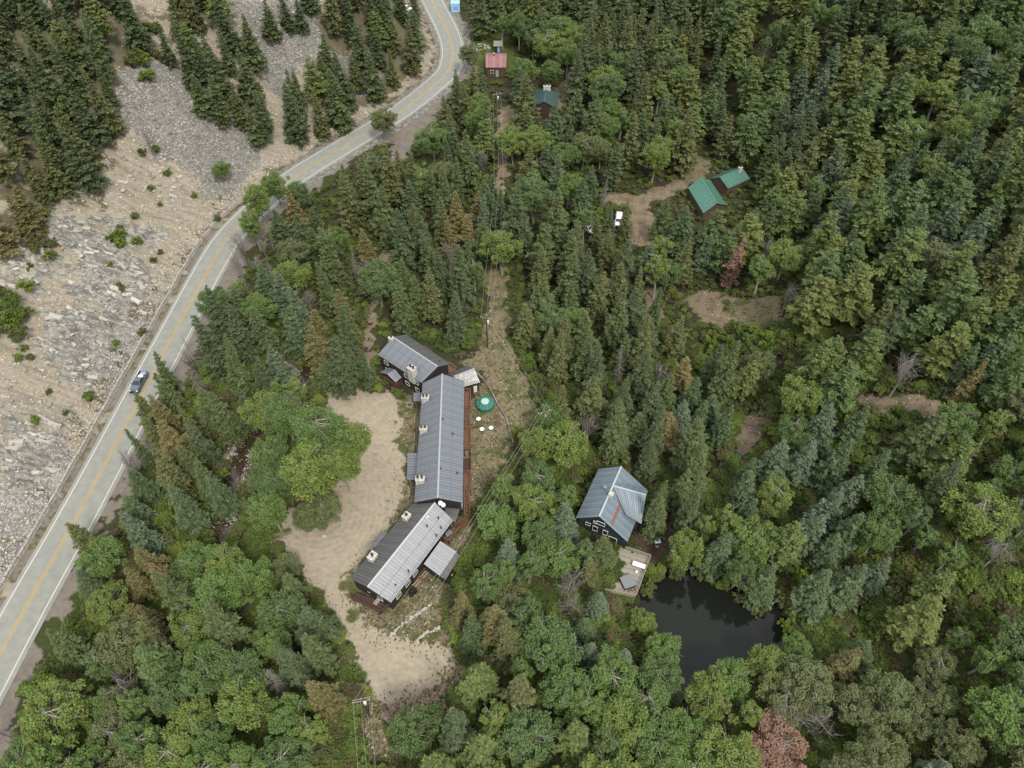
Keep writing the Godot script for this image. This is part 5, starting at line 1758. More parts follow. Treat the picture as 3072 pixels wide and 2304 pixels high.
func make_plants() -> void:
	plants.fir = []
	plants.pine = []
	plants.spruce = []
	for i in 5:
		plants.fir.append(conifer(100 + i, 15.0, 3.15 + 0.15 * i, 0.06 + 0.02 * i, 0.92, 0.66, 9))
	for i in 4:
		plants.fir.append(conifer(150 + i, 15.0, 2.6 + 0.35 * i, 0.05 + 0.07 * (i % 3), [1.1, 0.7, 0.95, 0.8][i], 0.6 + 0.12 * (i % 3), 7 + i % 3))
	for i in 4:
		plants.pine.append(conifer(200 + i, 13.0, 3.5 + 0.12 * i, 0.20 + 0.03 * i, 0.66, 0.70, 9))
	for i in 4:
		plants.spruce.append(conifer(300 + i, 13.0, 3.3, 0.04, 0.84, 0.56, 10))
	plants.thin = [conifer(401, 16.0, 2.5, 0.2, 0.8, 0.9, 7), conifer(402, 15.0, 2.6, 0.15, 0.75, 0.85, 7)]
	plants.snag = [conifer(501, 14.0, 2.3, 0.15, 0.7, 0.7, 7, true), conifer(502, 13.0, 2.0, 0.2, 0.8, 0.7, 6, true)]
	plants.aspen = []
	for i in 5:
		plants.aspen.append(leafy(600 + i, 12.0, 4.6, 0.20 + 0.04 * (i % 3), 125, 84, 0.285))
	plants.slim = [leafy(651, 14.0, 2.9, 0.30, 80, 80, 0.275), leafy(652, 14.0, 3.1, 0.26, 80, 80, 0.275)]
	plants.bare = [leafy(701, 11.0, 3.0, 0.3, 34, 0, 0.1, 1, true), leafy(702, 12.0, 2.6, 0.35, 30, 0, 0.1, 1, true)]
	plants.shrub = []
	for i in 4:
		plants.shrub.append(leafy(800 + i, 2.6, 1.9, 0.05, 26, 46, 0.30, 4))

const MAP := [
	"FFFFF.FFF.fFFFFF.FFFFFFFFFPFPPPAFFAAAPP",
	".FFFFWFFFF.F.FFF.aFAAAFFFAFPPAPFPAAFAAA",
	"FFFF.W.FFF..FFF..aF.AAFAFAFPAPPBPPPPAAA",
	"FFGFF..FFF.FFFA..FFFF.AAFAPBPPBBPPBAAAP",
	"FF.F....FFFFFFA.FFA.FFFAFAPFAPBAPBPAAAP",
	"FFF......F...AA.AAFAAFaFFAFFPPFPPPAAAPP",
	".FFF....A...FFFFAFB.FAFFFF..FFFBPPBBBPP",
	".........AAAFFFFFFB.AABFF....PBPPPBPPBP",
	"YW.......AFAFGFFFYFfFFAFfFP.FPPBPPPPPBP",
	".W..W....GGFAYfFFYFAFFFFFFBPPPPPBPBPPBP",
	"........FGGAFGAFFFA.FFFFFAF.GAPPPPPPPPA",
	"W.......AFBFFAAFFFF.FFFFFf...GGPPPP.PPP",
	"W.......FFFBYF.FFF..FAFFF.B.W...PfPPPPP",
	".......GFFABYF...W.AFFFFFFFWWW..PP.PPPP",
	"......FGFfBWFFF.....WFFGFFFFP.PPP.GBBPP",
	".....FFFFFAA........WFFFFFBBWWAP......f",
	".....FYFFAAA.A.....WAFGFFFBB..ABBWAAAAa",
	".....FYFW.AAAA.....AAAfFFFF.fBBBBaAFAAA",
	"....GBFFW.AAaA.....AAAA.FFF.BAABBB.APAA",
	".....BBBBWAAa.....BFAA...FF.BAf.BAAAPAB",
	"..FB.BWW..AFF.....AAAA...FAABWBBBAAAAWG",
	"...FFYYW.WF......AAAAABF..AAAABBAB.AAFG",
	"...F.YAAAAFF.....AAAAAFF....AAWBBBW.WF.",
	"...FAFFAAAAFF....AAAAGB......W.BAWPPWWW",
	".F.AAYfAFAAFFF...AYAAAB.A.....W..WWPP.W",
	"..FFaFYAA.AFFF...AYFAAGBAA..AAA.BB.AAAA",
	".W.AGPPA.AA.F.....FAAAAAAA.AAAAPAaaAAAA",
	".AAAGAAAAA..YY.QQ.AFA.AAAAAAAPPPaaaaAAA",
	"GAAAaAAAAAAAYA.AAFAAA.AAAAAAPPPG.aaBBBA",
	".AAAaAAAAAAAWW.AAAA.AA.AABAA...Paa.Baaa"]

# places that stay open to view, corners in the 2212-wide overview
const OPEN := [
	[[815, 725], [870, 715], [985, 770], [1040, 800], [1040, 850], [1020, 1090], [1010, 1140], [1000, 1200], [960, 1270], [840, 1340], [755, 1310], [755, 1245], [860, 1130], [900, 1080], [880, 1040], [890, 870], [820, 810]],
	[[715, 860], [850, 855], [880, 900], [875, 1000], [850, 1090], [780, 1200], [750, 1260], [720, 1290], [650, 1220], [605, 1170], [640, 1110], [740, 1090], [790, 1010], [800, 930], [740, 890]],
	[[755, 1310], [830, 1345], [960, 1300], [970, 1390], [960, 1440], [880, 1500], [830, 1530], [800, 1480], [775, 1430], [760, 1360]],
	[[0, 1330], [133, 1106], [323, 756], [433, 553], [487, 483], [480, 540], [405, 660], [345, 790], [235, 990], [130, 1180], [0, 1410]],
	[[597, 383], [733, 302], [854, 230], [930, 166], [950, 150], [952, 113], [950, 76], [929, 30], [900, 0], [965, 0], [1000, 78], [985, 140], [950, 190], [880, 262], [800, 310], [720, 350], [610, 410]],
	[[1300, 1012], [1345, 1010], [1395, 1065], [1380, 1110], [1365, 1170], [1345, 1170], [1325, 1150], [1300, 1150], [1245, 1120], [1265, 1060], [1295, 1040]],
	[[1345, 1185], [1405, 1200], [1380, 1290], [1320, 1280]],
	[[690, 1255], [752, 1262], [752, 1310], [770, 1370], [745, 1350], [715, 1300]],
	[[1385, 1270], [1450, 1235], [1530, 1240], [1600, 1280], [1680, 1345], [1690, 1370], [1640, 1390], [1600, 1430], [1500, 1490], [1475, 1440], [1440, 1390], [1405, 1360]],
	[[1500, 395], [1530, 385], [1560, 400], [1560, 440], [1530, 450]],
	[[1565, 380], [1610, 362], [1615, 395], [1580, 405]],
	[[1047, 115], [1095, 115], [1090, 150], [1050, 150]],
	[[1060, 90], [1085, 90], [1085, 113], [1060, 113]], [[1025, 92], [1055, 92], [1055, 112], [1025, 112]],
	[[1158, 180], [1192, 180], [1190, 225], [1160, 228]],
	[[1060, 570], [1090, 590], [1098, 690], [1085, 730], [1130, 800], [1150, 880], [1100, 930], [1085, 1000], [1040, 1060], [1010, 1100], [1030, 860], [1040, 800], [1000, 780], [1040, 740]],
	[[1085, 235], [1108, 230], [1105, 255], [1085, 280]],
	[[1330, 420], [1395, 430], [1490, 385], [1500, 395], [1440, 425], [1395, 450], [1395, 490], [1380, 490], [1378, 450], [1330, 435]],
	[[1326, 455], [1342, 455], [1344, 500], [1328, 500]],
	[[975, 8], [995, 8], [995, 26], [975, 26]],
	[[800, 680], [815, 670], [812, 740], [795, 790], [785, 800], [788, 740]],
	[[1480, 640], [1540, 620], [1640, 645], [1670, 680], [1560, 705], [1510, 690]], [[1885, 858], [1960, 860], [2040, 876], [2040, 888], [1960, 878], [1885, 872]], [[1590, 930], [1640, 900], [1660, 930], [1600, 1000]],
	[[490, 970], [555, 970], [545, 1030], [500, 1020]],
	[[510, 1140], [590, 1150], [570, 1220], [520, 1200]],
	[[760, 1500], [800, 1500], [805, 1659], [755, 1659]], [[290, 795], [325, 795], [325, 850], [290, 850]],
	[[250, 160], [400, 250], [540, 340], [480, 410], [400, 360], [300, 300]], [[640, 70], [690, 90], [650, 130]]]
var open_px := []
var open_box := []

const LANDMARKS := [
	[1150, 760, "in the grove above the lodge's north wing"], [1020, 1350, "at the tree island beside the gravel lot"], [640, 1350, "on the creek bank below the highway"], [520, 1900, "in the thicket between creek and highway"],
	[900, 2000, "in the woods below the gravel turnaround"], [820, 650, "at the bend of the highway"], [300, 250, "on the wooded hillside above the scree"], [820, 250, "among the scree chutes above the highway"], [1350, 300, "between the highway and the red-roofed cabin"],
	[1700, 180, "around the dark green gabled cabin"], [1400, 620, "along the dirt path near the highway bend"], [1800, 560, "by the gravel drive with parked vehicles"], [2150, 430, "in the forest above the bright green roofs"], [2150, 700, "in the forest below the bright green roofs"],
	[2700, 250, "on the high slope of pale green groves"], [2750, 750, "on the steep pine slope"], [2350, 900, "around the bare dirt slope"], [1700, 850, "beside the power line clearing"], [1800, 1150, "in the forest behind the log retaining wall"],
	[1650, 1450, "in the trees between lodge yard and blue house"], [2150, 1350, "on the rise behind the blue house"], [2650, 1350, "on the lower slope above the pond"], [2450, 1700, "on the bank of the pond"], [2800, 1800, "in the undergrowth beyond the pond"],
	[1550, 1800, "in the grove below the blue house"], [2250, 2150, "in the woods at the pond's foot"], [2850, 2150, "in the mixed woods past the pond"], [1400, 2200, "beside the drive under the power line"], [350, 1500, "on the shoulder of the highway"], [150, 900, "on the bare rock slope"], [500, 600, "at the foot of the scree"], [2050, 1100, "in the forest up the draw"], [2000, 120, "in the dark forest up the valley"]]

var stems := []     # [x, z, radius]
var cells := {}
var count := {}
var queue := []

func free_spot(x: float, z: float, r: float, k: float) -> bool:
	var ci := int(floor(x / 6.0))
	var cj := int(floor(z / 6.0))
	for i in range(ci - 2, ci + 3):
		for j in range(cj - 2, cj + 3):
			for s in cells.get(Vector2i(i, j), []):
				var m: float = k * (r + s[2])
				if Vector2(x - s[0], z - s[1]).length_squared() < m * m:
					return false
	return true

func hides_open(p: Vector3, h: float, r: float, conic: bool) -> bool:
	for i in 10:
		var f := 0.04 + 0.105 * i
		var w := (1.0 - f) * 0.92 + 0.03 if conic else sqrt(maxf(0.0, 1.0 - pow((f - 0.6) / 0.42, 2.0)))
		if not conic and f < 0.2:
			continue
		for sd in [-1.0, -0.35, 0.35, 1.0]:
			var v := proj(p + Vector3(sd * r * w, h * f, 0))
			for k in open_px.size():
				if open_box[k].has_point(v) and Geometry2D.is_point_in_polygon(v, open_px[k]):
					return true
	return false

const KINDS := {
	"F": ["fir", "fir_tree", "fir", 10.5, 19.5, 1.0, "dark green fir"], "P": ["pine", "pine_tree", "pine", 11.5, 16.0, 1.0, "olive green pine"], "B": ["spruce", "spruce_tree", "spruce", 10.0, 15.0, 1.0, "blue-green spruce"],
	"Y": ["fir", "yellowing_fir", "fir", 11.0, 14.5, 1.05, "yellow-brown fir"], "R": ["thin", "rusty_conifer", "conifer", 12.0, 15.0, 1.0, "dead rust-red conifer"], "G": ["bare", "bare_tree", "bare tree", 8.0, 13.0, 1.0, "bare grey leafless tree"],
	"A": ["aspen", "aspen_tree", "aspen", 9.0, 13.5, 1.0, "bright green leafy aspen"], "a": ["aspen", "alder_tree", "alder", 8.0, 12.0, 1.0, "dull olive leafy alder"], "W": ["shrub", "leafy_shrub", "shrub", 2.0, 3.6, 1.0, "bright green leafy shrub"], "r": ["aspen", "rusty_thicket", "conifer", 6.0, 9.0, 1.0, "wide feathery rust-red dead conifer"], "Q": ["shrub", "dry_shrub", "shrub", 3.0, 5.0, 1.2, "dusty brown half-dead shrub"]}

func plant_mats(kind: String) -> Array:
	return {"F": M.fir, "P": M.pine, "B": M.spruce, "Y": M.yellow, "R": M.rusty, "r": M.rusty, "A": M.aspen, "a": M.alder, "W": M.shrub, "Q": M.dryshrub, "G": [null]}[kind]

func try_plant(fx: float, fy: float, kind: String, forced := false, hh := 0.0, rr := 0.0) -> bool:
	var k: Array = KINDS[kind]
	var list: Array = plants[k[0]]
	if kind == "A" and rng.randf() < 0.25 and rr == 0.0:
		list = plants.slim
	if kind == "G" and rng.randf() < 0.4 and rr == 0.0:
		list = plants.snag
	var v: int = rng.randi() % list.size()
	var proto: Array = list[v]
	var h: float = hh if hh > 0.0 else rng.randf_range(k[3], k[4])
	var far := 1.0
	if hh == 0.0 and fy < 1080.0 and kind in "FPBAY":
		far = 1.13 if fx > 1500.0 else 1.05
		h *= 1.0 + (far - 1.0) * 0.45
	var sy: float = h / proto[2]
	var sx: float = (rr / proto[3]) if rr > 0.0 else lerpf(sy, 1.0, 0.35) * k[5] * far * rng.randf_range(0.82, 1.18)
	var r: float = proto[3] * sx
	var p := G(fx, fy, h * (0.5 if kind in "FPBYR" else 0.62))
	var tight := 0.62 if kind in "FPBYRG" else 0.55
	if kind in "WQ":
		tight = 0.5
	if forced and not kind in "WQ":
		for i in 20:
			var fd := -road_near(p.x, p.z).x
			if fd < -3.6 or fd > 10.5:
				break
			p += Vector3(0.8, 0, 0.6)
		p.y = ground(p.x, p.z)
	if not forced:
		if not free_spot(p.x, p.z, r, tight):
			return false
		if hides_open(p, h, r, kind in "FPBYRG"):
			return false
		var rd := -road_near(p.x, p.z).x
		if rd > -3.6 and rd < 9.5:
			return false
	var key := Vector2i(int(floor(p.x / 6.0)), int(floor(p.z / 6.0)))
	if not cells.has(key):
		cells[key] = []
	cells[key].append([p.x, p.z, r, kind])
	queue.append([kind, p, sx, sy, proto, rng.randf() * TAU, rng.randi(), h])
	return true

func near_place(p: Vector3) -> String:
	var q := proj(p + Vector3(0, 5, 0))
	var best := 1e12
	var s := ""
	for l in LANDMARKS:
		var d := q.distance_squared_to(Vector2(l[0], l[1]))
		if d < best:
			best = d
			s = l[2]
	return s

func beside(q: Array) -> String:
	var p: Vector3 = q[1]
	var best := 64.0
	var other := ""
	for i in range(-2, 3):
		for j in range(-2, 3):
			for s in cells.get(Vector2i(int(floor(p.x / 6.0)) + i, int(floor(p.z / 6.0)) + j), []):
				var d := Vector2(p.x - s[0], p.z - s[1]).length_squared()
				if d > 0.01 and d < best and s[3] != q[0]:
					best = d
					other = s[3]
	return "" if other == "" else " beside " + {"F": "firs", "P": "pines", "B": "spruce", "Y": "yellowing fir", "R": "rusty conifer", "r": "rusty conifer", "G": "bare tree", "A": "aspen", "a": "alder", "W": "shrubs", "Q": "shrubs"}[other]

func grow(q: Array) -> void:
	var kind: String = q[0]
	var k: Array = KINDS[kind]
	var mats := plant_mats(kind)
	var f: float = (q[7] - k[3]) / (k[4] - k[3])
	var size := "small" if f < 0.34 else ("tall" if f > 0.7 else "middling")
	var mi: int = q[6] % mats.size()
	var tone: String = ["", "", "", ""][mi]
	if kind == "F":
		tone = ["", "bluish ", "brownish "][mi]
	elif kind == "P":
		tone = ["", "deep ", "yellowish "][mi]
	elif kind == "A":
		tone = ["", "darker ", "yellowish ", "cool "][mi]
	elif kind == "B":
		tone = ["", "silvery ", "dark "][mi]
	var place := near_place(q[1])
	var wide: float = q[2] / q[3]
	var form := "narrow " if wide < 0.94 else ("broad " if wide > 1.14 else "")
	var words := "%s %s%s%s %s" % [size, form, tone, k[6], place]
	if (words + beside(q)).split(" ").size() <= 16 and not k[6].contains("-brown"):
		words += beside(q)
	var o := thing(k[1], words, k[2], q[1], q[5], "%ss %s" % [k[2], place])
	var sh: float = sin(q[6] * 0.37) * 0.055
	o.rotation.x = sh
	o.rotation.z = cos(q[6] * 0.61) * 0.055
	o.scale = Vector3(q[2], q[3], q[2])
	var proto: Array = q[4]
	var bark: Material = M.bark_dark
	if kind in "Aa":
		bark = M.bark_grey
	elif kind in "GRQr":
		bark = M.bark_dead
	part("trunk" if not kind in "WQ" else "stem", proto[0], bark, o)
	if proto[1] and kind != "G":
		part("crown" if not kind in "WQ" else "foliage", proto[1], mats[mi], o)

func make_forest() -> void:
	rng.seed = 2024
	for p in OPEN:
		var w := PackedVector2Array()
		for q in p:
			w.append(Vector2(q[0], q[1]) * 1.3888)
		open_px.append(w)
		var bx := Rect2(w[0], Vector2.ZERO)
		for q in w:
			bx = bx.expand(q)
		open_box.append(bx)
	# trees that stand out, overview pixels of the crown's middle
	for t in [[612, 900, "A", 15, 5.0], [690, 935, "A", 18, 6.2], [755, 955, "A", 14, 4.8], [580, 985, "A", 12, 4.3], [665, 1015, "A", 17, 5.8], [738, 1005, "A", 14, 4.6], [545, 425, "A", 14, 4.4], [592, 402, "A", 13, 4.2], [640, 418, "A", 11, 3.8], [522, 470, "A", 10, 3.5], [1292, 500, "F", 10, 2.3], [1316, 482, "F", 12, 2.3], [1352, 480, "F", 12, 2.3], [545, 1090, "W", 3.2, 2.4], [530, 1060, "W", 3.2, 2.4], [560, 1040, "A", 8, 3.0], [600, 1050, "A", 10, 4.0], [700, 1100, "a", 8, 4.2], [665, 1120, "a", 7, 3.4], [618, 1218, "a", 5, 2.8],
		[342, 800, "F", 13, 2.3], [1260, 1196, "B", 9.5, 3.0], [1302, 1190, "F", 10, 3.0], [1272, 1232, "F", 9, 2.5], [1290, 1300, "B", 9, 2.4], [1262, 1355, "B", 8, 2.4], [1275, 1420, "B", 9, 2.5],
		[1690, 1612, "r", 8, 4.4], [1650, 1635, "r", 7, 3.6], [1432, 1405, "A", 9, 3.6], [1418, 1452, "A", 10, 3.8], [1388, 1345, "A", 6, 2.6], [1478, 1180, "A", 12, 3.8], [1545, 1190, "B", 15, 3.2], [1602, 1232, "A", 12, 3.6], [1650, 1262, "B", 13, 3.0], [1462, 1236, "W", 2.4, 1.8], [1520, 1240, "W", 2.6, 2.0], [1560, 1258, "W", 2.2, 1.8], [1600, 1285, "W", 2.4, 1.8], [1640, 1318, "W", 2.0, 1.6], [1700, 1352, "W", 2.0, 1.6], [1400, 1272, "W", 2.4, 1.9], [1398, 1362, "W", 2.6, 2.0], [1408, 1392, "W", 2.4, 1.9], [1530, 1505, "A", 11, 4.2], [1568, 1468, "A", 10, 4.0], [1665, 1440, "A", 9, 3.8], [1722, 1402, "A", 7, 3.0], [1585, 568, "R", 15, 2.7], [345, 1445, "P", 15, 3.9], [1065, 1345, "Y", 14, 3.2], [700, 1500, "Y", 14, 3.2], [1862, 1412, "B", 8, 3.2], [1740, 1480, "a", 11, 4.6], [1690, 1500, "a", 9, 4.0],
		[1712, 1525, "G", 9, 3.0], [328, 1215, "Y", 12, 3.0], [330, 1370, "Y", 12, 3.0], [350, 1240, "Y", 9, 2.6], [480, 365, "A", 8, 2.8], [1270, 915, "G", 10, 3.0], [1240, 1405, "G", 7, 2.4], [930, 1520, "Q", 4, 2.8], [970, 545, "G", 11, 2.6],
		[160, 1140, "F", 11, 2.6], [140, 1390, "F", 12, 2.8], [315, 890, "F", 13, 2.8], [265, 985, "G", 9, 2.2], [1040, 470, "B", 14, 2.6], [985, 110, "a", 11, 4.0], [795, 240, "a", 11, 4.0], [815, 255, "A", 10, 3.4], [790, 800, "F", 12, 2.5], [740, 720, "F", 16, 3.0],
		[205, 110, "F", 20, 3.0], [400, 120, "F", 20, 3.6], [560, 250, "F", 16, 3.2], [545, 270, "F", 14, 3.0], [640, 190, "F", 13, 2.6], [870, 660, "F", 17, 3.0], [930, 640, "F", 18, 3.2], [980, 690, "F", 16, 3.2], [320, 300, "G", 13, 1.2]]:
		try_plant(t[0] * 1.3888, t[1] * 1.3888, t[2], true, t[3], t[4])
	var order := []
	for j in range(-1, 31):
		for i in range(-1, 40):
			for n in (5 if j < 6 else 4):
				order.append([i, j])
	for i in order.size():
		var j: int = rng.randi() % order.size()
		var t: Array = order[i]
		order[i] = order[j]
		order[j] = t
	for q in order:
		var ch: String = MAP[clampi(q[1], 0, 29)][clampi(q[0], 0, 38)]
		if ch == "." or (ch == "f" and rng.randf() < 0.5):
			continue
		if ch == "f":
			ch = "F"
		elif ch in "FPBA" and rng.randf() < 0.13:
			ch = ["F", "B", "A", "P", "Y", "G", "a"][rng.randi() % 7] if q[1] > 5 else ["F", "P", "B"][rng.randi() % 3]
		try_plant((q[0] + rng.randf()) * 3072.0 / 39.0, (q[1] + rng.randf()) * 76.8, ch)
	# shrubs on the bare slope, each where the photograph has one
	for t in [[95, 500, 2.0], [295, 518, 2.6], [345, 543, 1.6], [260, 620, 2.4], [258, 490, 1.6], [20, 690, 4.0], [22, 640, 3.2], [325, 405, 2.0], [360, 372, 2.2], [305, 325, 2.4], [335, 320, 2.2], [290, 112, 4.5], [310, 125, 4.0], [280, 130, 3.6], [420, 420, 2.0], [250, 740, 2.0], [235, 570, 1.8], [190, 855, 2.4], [140, 890, 1.4], [75, 905, 2.0], [50, 750, 1.8], [65, 770, 1.6], [105, 845, 1.4], [40, 770, 2.0], [235, 700, 1.6], [305, 715, 2.2], [330, 560, 1.8], [290, 465, 2.0], [60, 575, 2.0], [240, 755, 1.6], [345, 440, 1.4], [470, 470, 2.2], [100, 1470, 3.0], [85, 1465, 2.2], [300, 1010, 1.2]]:
		try_plant(t[0] * 1.3888, t[1] * 1.3888, "W", true, t[2], t[2] * 0.62)
	var n := {}
	queue.sort_custom(func(a, b): return a[1].z > b[1].z)
	var rest := {}
	for q in queue:
		n[q[0]] = n.get(q[0], 0) + 1
		var v := proj(q[1] + Vector3(0, q[7] * 0.6, 0))
		var outside := v.x < -90 or v.x > 3162 or v.y < -110 or v.y > 2420
		if n[q[0]] > 298 or outside:
			if not rest.has(q[4]):
				rest[q[4]] = []
			rest[q[4]].append(q)
		else:
			grow(q)
	print(n, " rest ", rest.size())
	# the trees past the three hundred shown largest, and those beyond the frame
	var mass := ArrayMesh.new()
	for piece in [1, 0]:
		mass.add_surface_from_arrays(Mesh.PRIMITIVE_TRIANGLES, plants.fir[1][piece].surface_get_arrays(0))
	mass.surface_set_material(0, M.fir[0])
	mass.surface_set_material(1, M.bark_dark)
	var all := []
	for proto in rest:
		all.append_array(rest[proto])
	if all.is_empty():
		return
	var mm := MultiMesh.new()
	mm.transform_format = MultiMesh.TRANSFORM_3D
	mm.mesh = mass
	mm.instance_count = all.size()
	for i in all.size():
		var w: float = all[i][2] * all[i][4][3] / plants.fir[1][3]
		mm.set_instance_transform(i, Transform3D(Basis(Vector3.UP, all[i][5]).scaled(Vector3(w, all[i][7] / plants.fir[1][2], w)), all[i][1]))
	var o := MultiMeshInstance3D.new()
	o.multimesh = mm
	o.name = numbered("distant_forest")
	add_child(o)
	o.set_meta("kind", "stuff")
	tag(o, "mass of distant dark firs closing the top of the valley", "forest")

func scatter(called: String, label: String, cat: String, mesh: Mesh, m: Material, places: Array) -> void:
	var mm := MultiMesh.new()
	mm.transform_format = MultiMesh.TRANSFORM_3D
	mm.use_colors = true
	mm.mesh = mesh
	mm.instance_count = places.size()
	for i in places.size():
		mm.set_instance_transform(i, places[i][0])
		mm.set_instance_color(i, places[i][1])
	var o := MultiMeshInstance3D.new()
	o.multimesh = mm
	o.material_override = m
	o.name = numbered(called)
	add_child(o)
	o.set_meta("kind", "stuff")
	tag(o, label, cat)

func make_scatter() -> void:
	var r := RandomNumberGenerator.new()
	r.seed = 88
	var stones := []
	var creekstones := []
	var tufts := []
	var under := []
	var grass := []
	var tries := 0
	while tries < 150000:
		tries += 1
		# even over the picture, so that what is near is not starved
		var p := W(r.randf_range(-60, 3130), r.randf_range(-60, 2340), r.randf_range(0, 40) if tries % 3 == 0 else 0.0)
		if p.x < -180 or p.x > 190 or p.z < -330:
			continue
		var zn := zone_at(p.x, p.z)
		var rx := r.randf()
		p.y = ground(p.x, p.z)
		if zn in [4, 5, 6, 9, 7] and p.x < -20.0:
			var rd := road_near(p.x, p.z).x
			if rd < 3.4:
				continue
			var dense: float = {4: 1.0, 5: 0.30, 6: 0.35, 9: 0.10, 7: 0.0}[zn]
			if rd < 7.0:
				dense = maxf(dense, 0.6)
			if rx < dense:
				p.y += relief(p.x, p.z)
				var sz := r.randf_range(0.16, 0.42) * (1.0 if r.randf() < 0.93 else 1.9)
				var k := r.randf_range(0.20, 0.46) if p.z > -150.0 else r.randf_range(0.12, 0.34)
				var c := Color(k, k * 0.98, k * 0.92) if zn != 5 else Color(k * 1.12, k * 1.0, k * 0.82)
				stones.append([Transform3D(Basis.from_euler(Vector3(r.randf() * 3, r.randf() * 6, r.randf() * 3)).scaled(Vector3.ONE * sz), p), c])
		elif zn == 11:
			if rx < 0.9:
				var sz := r.randf_range(0.15, 0.6)
				var k := r.randf_range(0.14, 0.42)
				creekstones.append([Transform3D(Basis.from_euler(Vector3(r.randf() * 3, r.randf() * 6, r.randf() * 3)).scaled(Vector3.ONE * sz), p), Color(k * 1.05, k, k * 0.88)])
		elif zn == 2 or zn == 8:
			if rx < 0.22:
				var sz := r.randf_range(0.10, 0.26)
				var k := r.randf_range(0.28, 0.52)
				stones.append([Transform3D(Basis(Vector3.UP, r.randf() * 6).scaled(Vector3(1, 0.7, 1) * sz), p), Color(k, k * 0.95, k * 0.85)])
			elif rx < (0.80 if zn == 2 else 0.34):
				var g := r.randf_range(0.7, 1.2)
				tufts.append([Transform3D(Basis(Vector3.UP, r.randf() * 6).scaled(Vector3.ONE * r.randf_range(0.08, 0.20)), p), Color(0.13 * g, 0.125 * g, 0.048 * g) if r.randf() < 0.6 else Color(0.19 * g, 0.15 * g, 0.08 * g)])
		elif zn == 1:
			# weeds at the ragged rim of the lot
			var near := 0
			for d in [Vector2(2.5, 0), Vector2(-2.5, 0), Vector2(0, 2.5), Vector2(0, -2.5)]:
				if zone_at(p.x + d.x, p.z + d.y) != 1:
					near += 1
			if near > 0 and rx < 0.22 and p.x > -45.0:
				var g := r.randf_range(0.7, 1.2)
				tufts.append([Transform3D(Basis(Vector3.UP, r.randf() * 6).scaled(Vector3.ONE * r.randf_range(0.06, 0.14)), p), Color(0.17 * g, 0.135 * g, 0.075 * g)])
		elif zn == 3:
			var g := r.randf_range(0.7, 1.3)
			grass.append([Transform3D(Basis(Vector3.UP, r.randf() * 6).scaled(Vector3(1, 0.6, 1) * r.randf_range(0.16, 0.3)), p), Color(0.085 * g, 0.125 * g, 0.026 * g)])
		elif zn == 0 and rx < 0.30:
			var rd := road_near(p.x, p.z).x
			if rd > -13.0 or ground(p.x, p.z) < POND_Y + 0.1 and p.x > 18.0 and p.z > -62.0:
				continue
			if Geometry2D.is_point_in_polygon(Vector2(p.x, p.z), pond):
				continue
			var skip := false
			var pv := proj(p + Vector3(0, 0.5, 0))
			for i in [0, 1, 2, 5, 6, 7, 9, 10, 11]:
				if Geometry2D.is_point_in_polygon(pv, open_px[i]):
					skip = true
			if skip:
				continue
			var g := r.randf_range(0.65, 1.25)
			var c := Color(0.085 * g, 0.12 * g, 0.030 * g)
			if r.randf() < 0.20:
				c = Color(0.10 * g, 0.088 * g, 0.046 * g)
			elif r.randf() < 0.2:
				c = Color(0.13 * g, 0.18 * g, 0.036 * g)
			under.append([Transform3D(Basis(Vector3.UP, r.randf() * 6).scaled(Vector3(1, r.randf_range(0.5, 1.0), 1) * r.randf_range(0.22, 0.62) * (1.0 if p.z < -110.0 else 1.35)), p), c])
	for i in 110000:
		var fx := r.randf_range(-20, 1250)
		var fy := r.randf_range(-20, 1860)
		if fx > 720.0 and fy > 640.0:
			continue
		var p := G(fx, fy)
		var zn := zone_at(p.x, p.z)
		if not zn in [4, 5, 6] or p.x < PX0 - 60.0:
			continue
		var rd := road_near(p.x, p.z).x
		if rd < 3.5 or r.randf() > (1.0 if zn == 4 or rd < 6.5 else (0.22 if zn == 5 else 0.30)):
			continue
		p.y += relief(p.x, p.z)
		var far := clampf(Vector2(p.x, p.z).length() / 160.0, 0.8, 1.7)
		var sz := r.randf_range(0.18, 0.46) * far * (1.0 if r.randf() < 0.92 else 1.7)
		var k := r.randf_range(0.16, 0.42)
		if zn == 4 and p.z < -150.0:
			k = r.randf_range(0.11, 0.34)
		var c := Color(k * 1.02, k * 0.98, k * 0.90) if zn != 5 else Color(k * 1.12, k * 1.0, k * 0.82)
		stones.append([Transform3D(Basis.from_euler(Vector3(r.randf() * 3, r.randf() * 6, r.randf() * 3)).scaled(Vector3(1.0, 0.8, 1.0) * sz), p), c])
	print("stones %d creek %d tufts %d under %d grass %d" % [stones.size(), creekstones.size(), tufts.size(), under.size(), grass.size()])
	scatter("scree", "loose grey and tan scree stones strewn over slopes and paths", "scree", stone_meshes[1], M.scree, stones)
	scatter("creek_gravel", "rounded stones and gravel along the creek bed", "gravel", stone_meshes[3], M.scree, creekstones)
	var proto: Array = plants.shrub[1]
	scatter("undergrowth", "low green undergrowth covering the forest floor", "undergrowth", proto[1], M.tint, under)
	var t := Shape.new()
	for i in 26:
		var a := r.randf() * TAU
		var d := Vector3(cos(a), 0, sin(a))
		var b := d * r.randf() * 0.7
		t.col = Color.WHITE * r.randf_range(0.75, 1.2)
		t.tri(b - d.rotated(Vector3.UP, 1.57) * 0.22, b + d * 0.9 + Vector3(0, r.randf_range(0.7, 1.6), 0), b + d.rotated(Vector3.UP, 1.57) * 0.22)
	var tuft := t.done()
	scatter("weed_tufts", "small dry weeds and tufts dotting the yard and verges", "weeds", tuft, M.tint, tufts)
	scatter("grass", "green grass of the strip beside the gravel lot", "grass", tuft, M.tint, grass)
	var ledges := []
